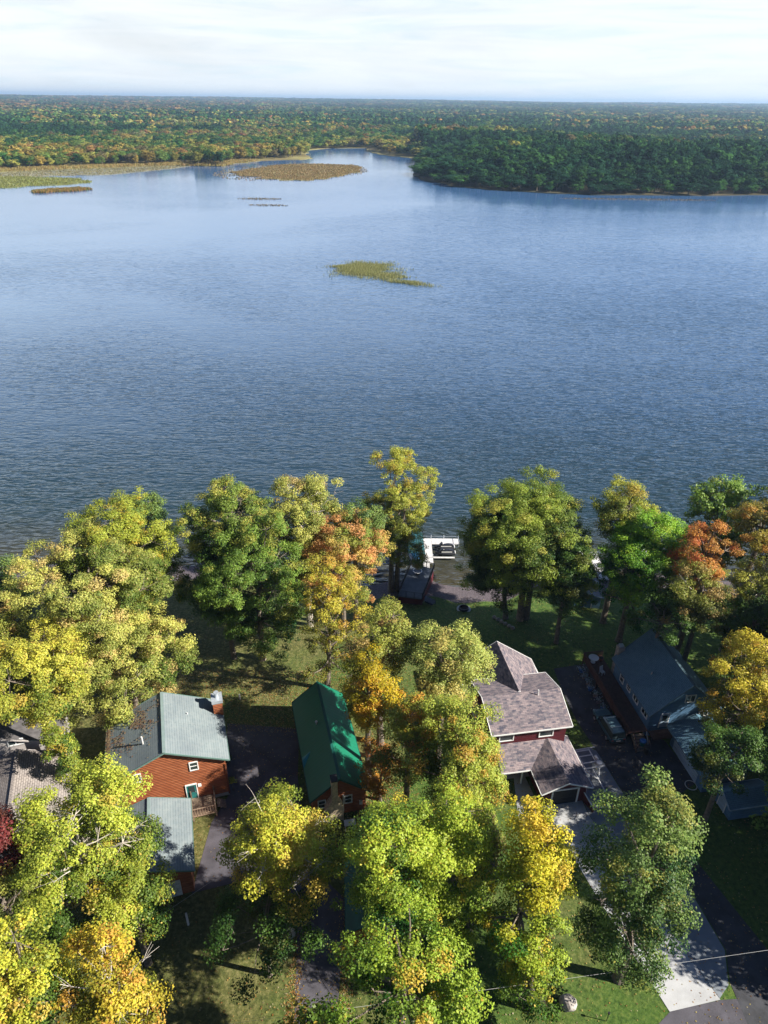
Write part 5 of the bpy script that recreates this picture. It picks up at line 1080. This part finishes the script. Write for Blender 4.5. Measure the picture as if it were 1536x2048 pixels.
# fallen leaves on lawns, drives and roofs
r8 = np.random.default_rng(88); n = 26000
P = np.stack([r8.uniform(-40, 40, n), r8.uniform(16, 84, n)], 1); keep = fbm(P[:, 0], P[:, 1], .22, 90, 3) + r8.normal(0, .35, n) > -.15 ; P = P[keep]
P = np.concatenate([P, np.stack([r8.normal(-6.6, .35, 1600), r8.uniform(20, 37, 1600)], 1), np.stack([r8.normal(-2.6, .4, 1600), r8.uniform(20, 38, 1600)], 1), np.stack([r8.normal(-.5, 2.2, 3500), r8.normal(45.5, 2.6, 3500)], 1), np.stack([r8.uniform(-30, -4, 8000), r8.uniform(56, 66, 8000)], 1)])
Z = np.maximum(gz(P[:, 0], P[:, 1]), .05) + .045
V, F4 = leaf_quads(np.concatenate([P, Z[:, None]], 1), np.stack([r8.normal(0, .2, len(P)), r8.normal(0, .2, len(P)), np.ones(len(P))], 1), np.full(len(P), .06), r8)
LCOL = np.array([(.46, .28, .09), (.38, .17, .05), (.50, .40, .12), (.24, .13, .06), (.42, .36, .22)])
tag(np_mesh('fallen_leaves', V, F4, MT['leaf'], None, LCOL[r8.integers(0, 5, len(P))] * r8.uniform(.6, 1.1, (len(P), 1))), 'fallen leaves scattered over lawns and driveways', 'leaves', kind='stuff')
n = 1700; lx = -np.abs(r8.normal(3.2, 1.5, n)); ly = np.clip(r8.normal(1.6, 1.5, n), -4, 4); e_ = r8.random(n) < .35; lx[e_] = -5.6 + np.abs(r8.normal(0, .13, e_.sum())); ly[e_] = r8.uniform(-4, 4, e_.sum()); lx = np.clip(lx, -5.74, -.2)
kk_ = (fbm(lx, ly, 2.2, 92, 2) > -.1) | e_; lx, ly = lx[kk_], ly[kk_]; n = len(lx); c, s = math.cos(R(17.05)), math.sin(R(17.05)); zz = 2 + 8.15 - (8.15 - 5.38) / 5.77 * np.abs(lx) + .05
P3 = np.stack([-21.42 + lx * c - ly * s, 49.76 + lx * s + ly * c, zz], 1); V, F4 = leaf_quads(P3, np.stack([np.full(n, -.4), r8.normal(0, .3, n), np.ones(n)], 1) / 1.1, np.full(n, .095), r8)
tag(np_mesh('roof_leaves', V, F4, MT['leaf'], None, np.array([(.42, .28, .20), (.34, .2, .14), (.5, .4, .24)])[r8.integers(0, 3, n)]), 'pinkish brown fallen leaves drifted on the log house roof', 'leaves', kind='stuff')

# ---------------------------------------------------------------- haze
hb = MB(); hb.box((0, 13000, 70), (56000, 30000, 150)); hm = bpy.data.materials.new('haze'); hm.use_nodes = True; t = hm.node_tree; t.nodes.clear()
o = t.nodes.new('ShaderNodeOutputMaterial'); pv = N(t, 'ShaderNodeVolumePrincipled', ins={'Color': (.50, .72, 1.0, 1), 'Density': 9e-5, 'Anisotropy': .2}); L(t, pv, 0, o, 'Volume')
hz_o = hb.build('haze', hm); tag(hz_o, 'pale blue haze over the lake and far woods', 'haze', kind='stuff')
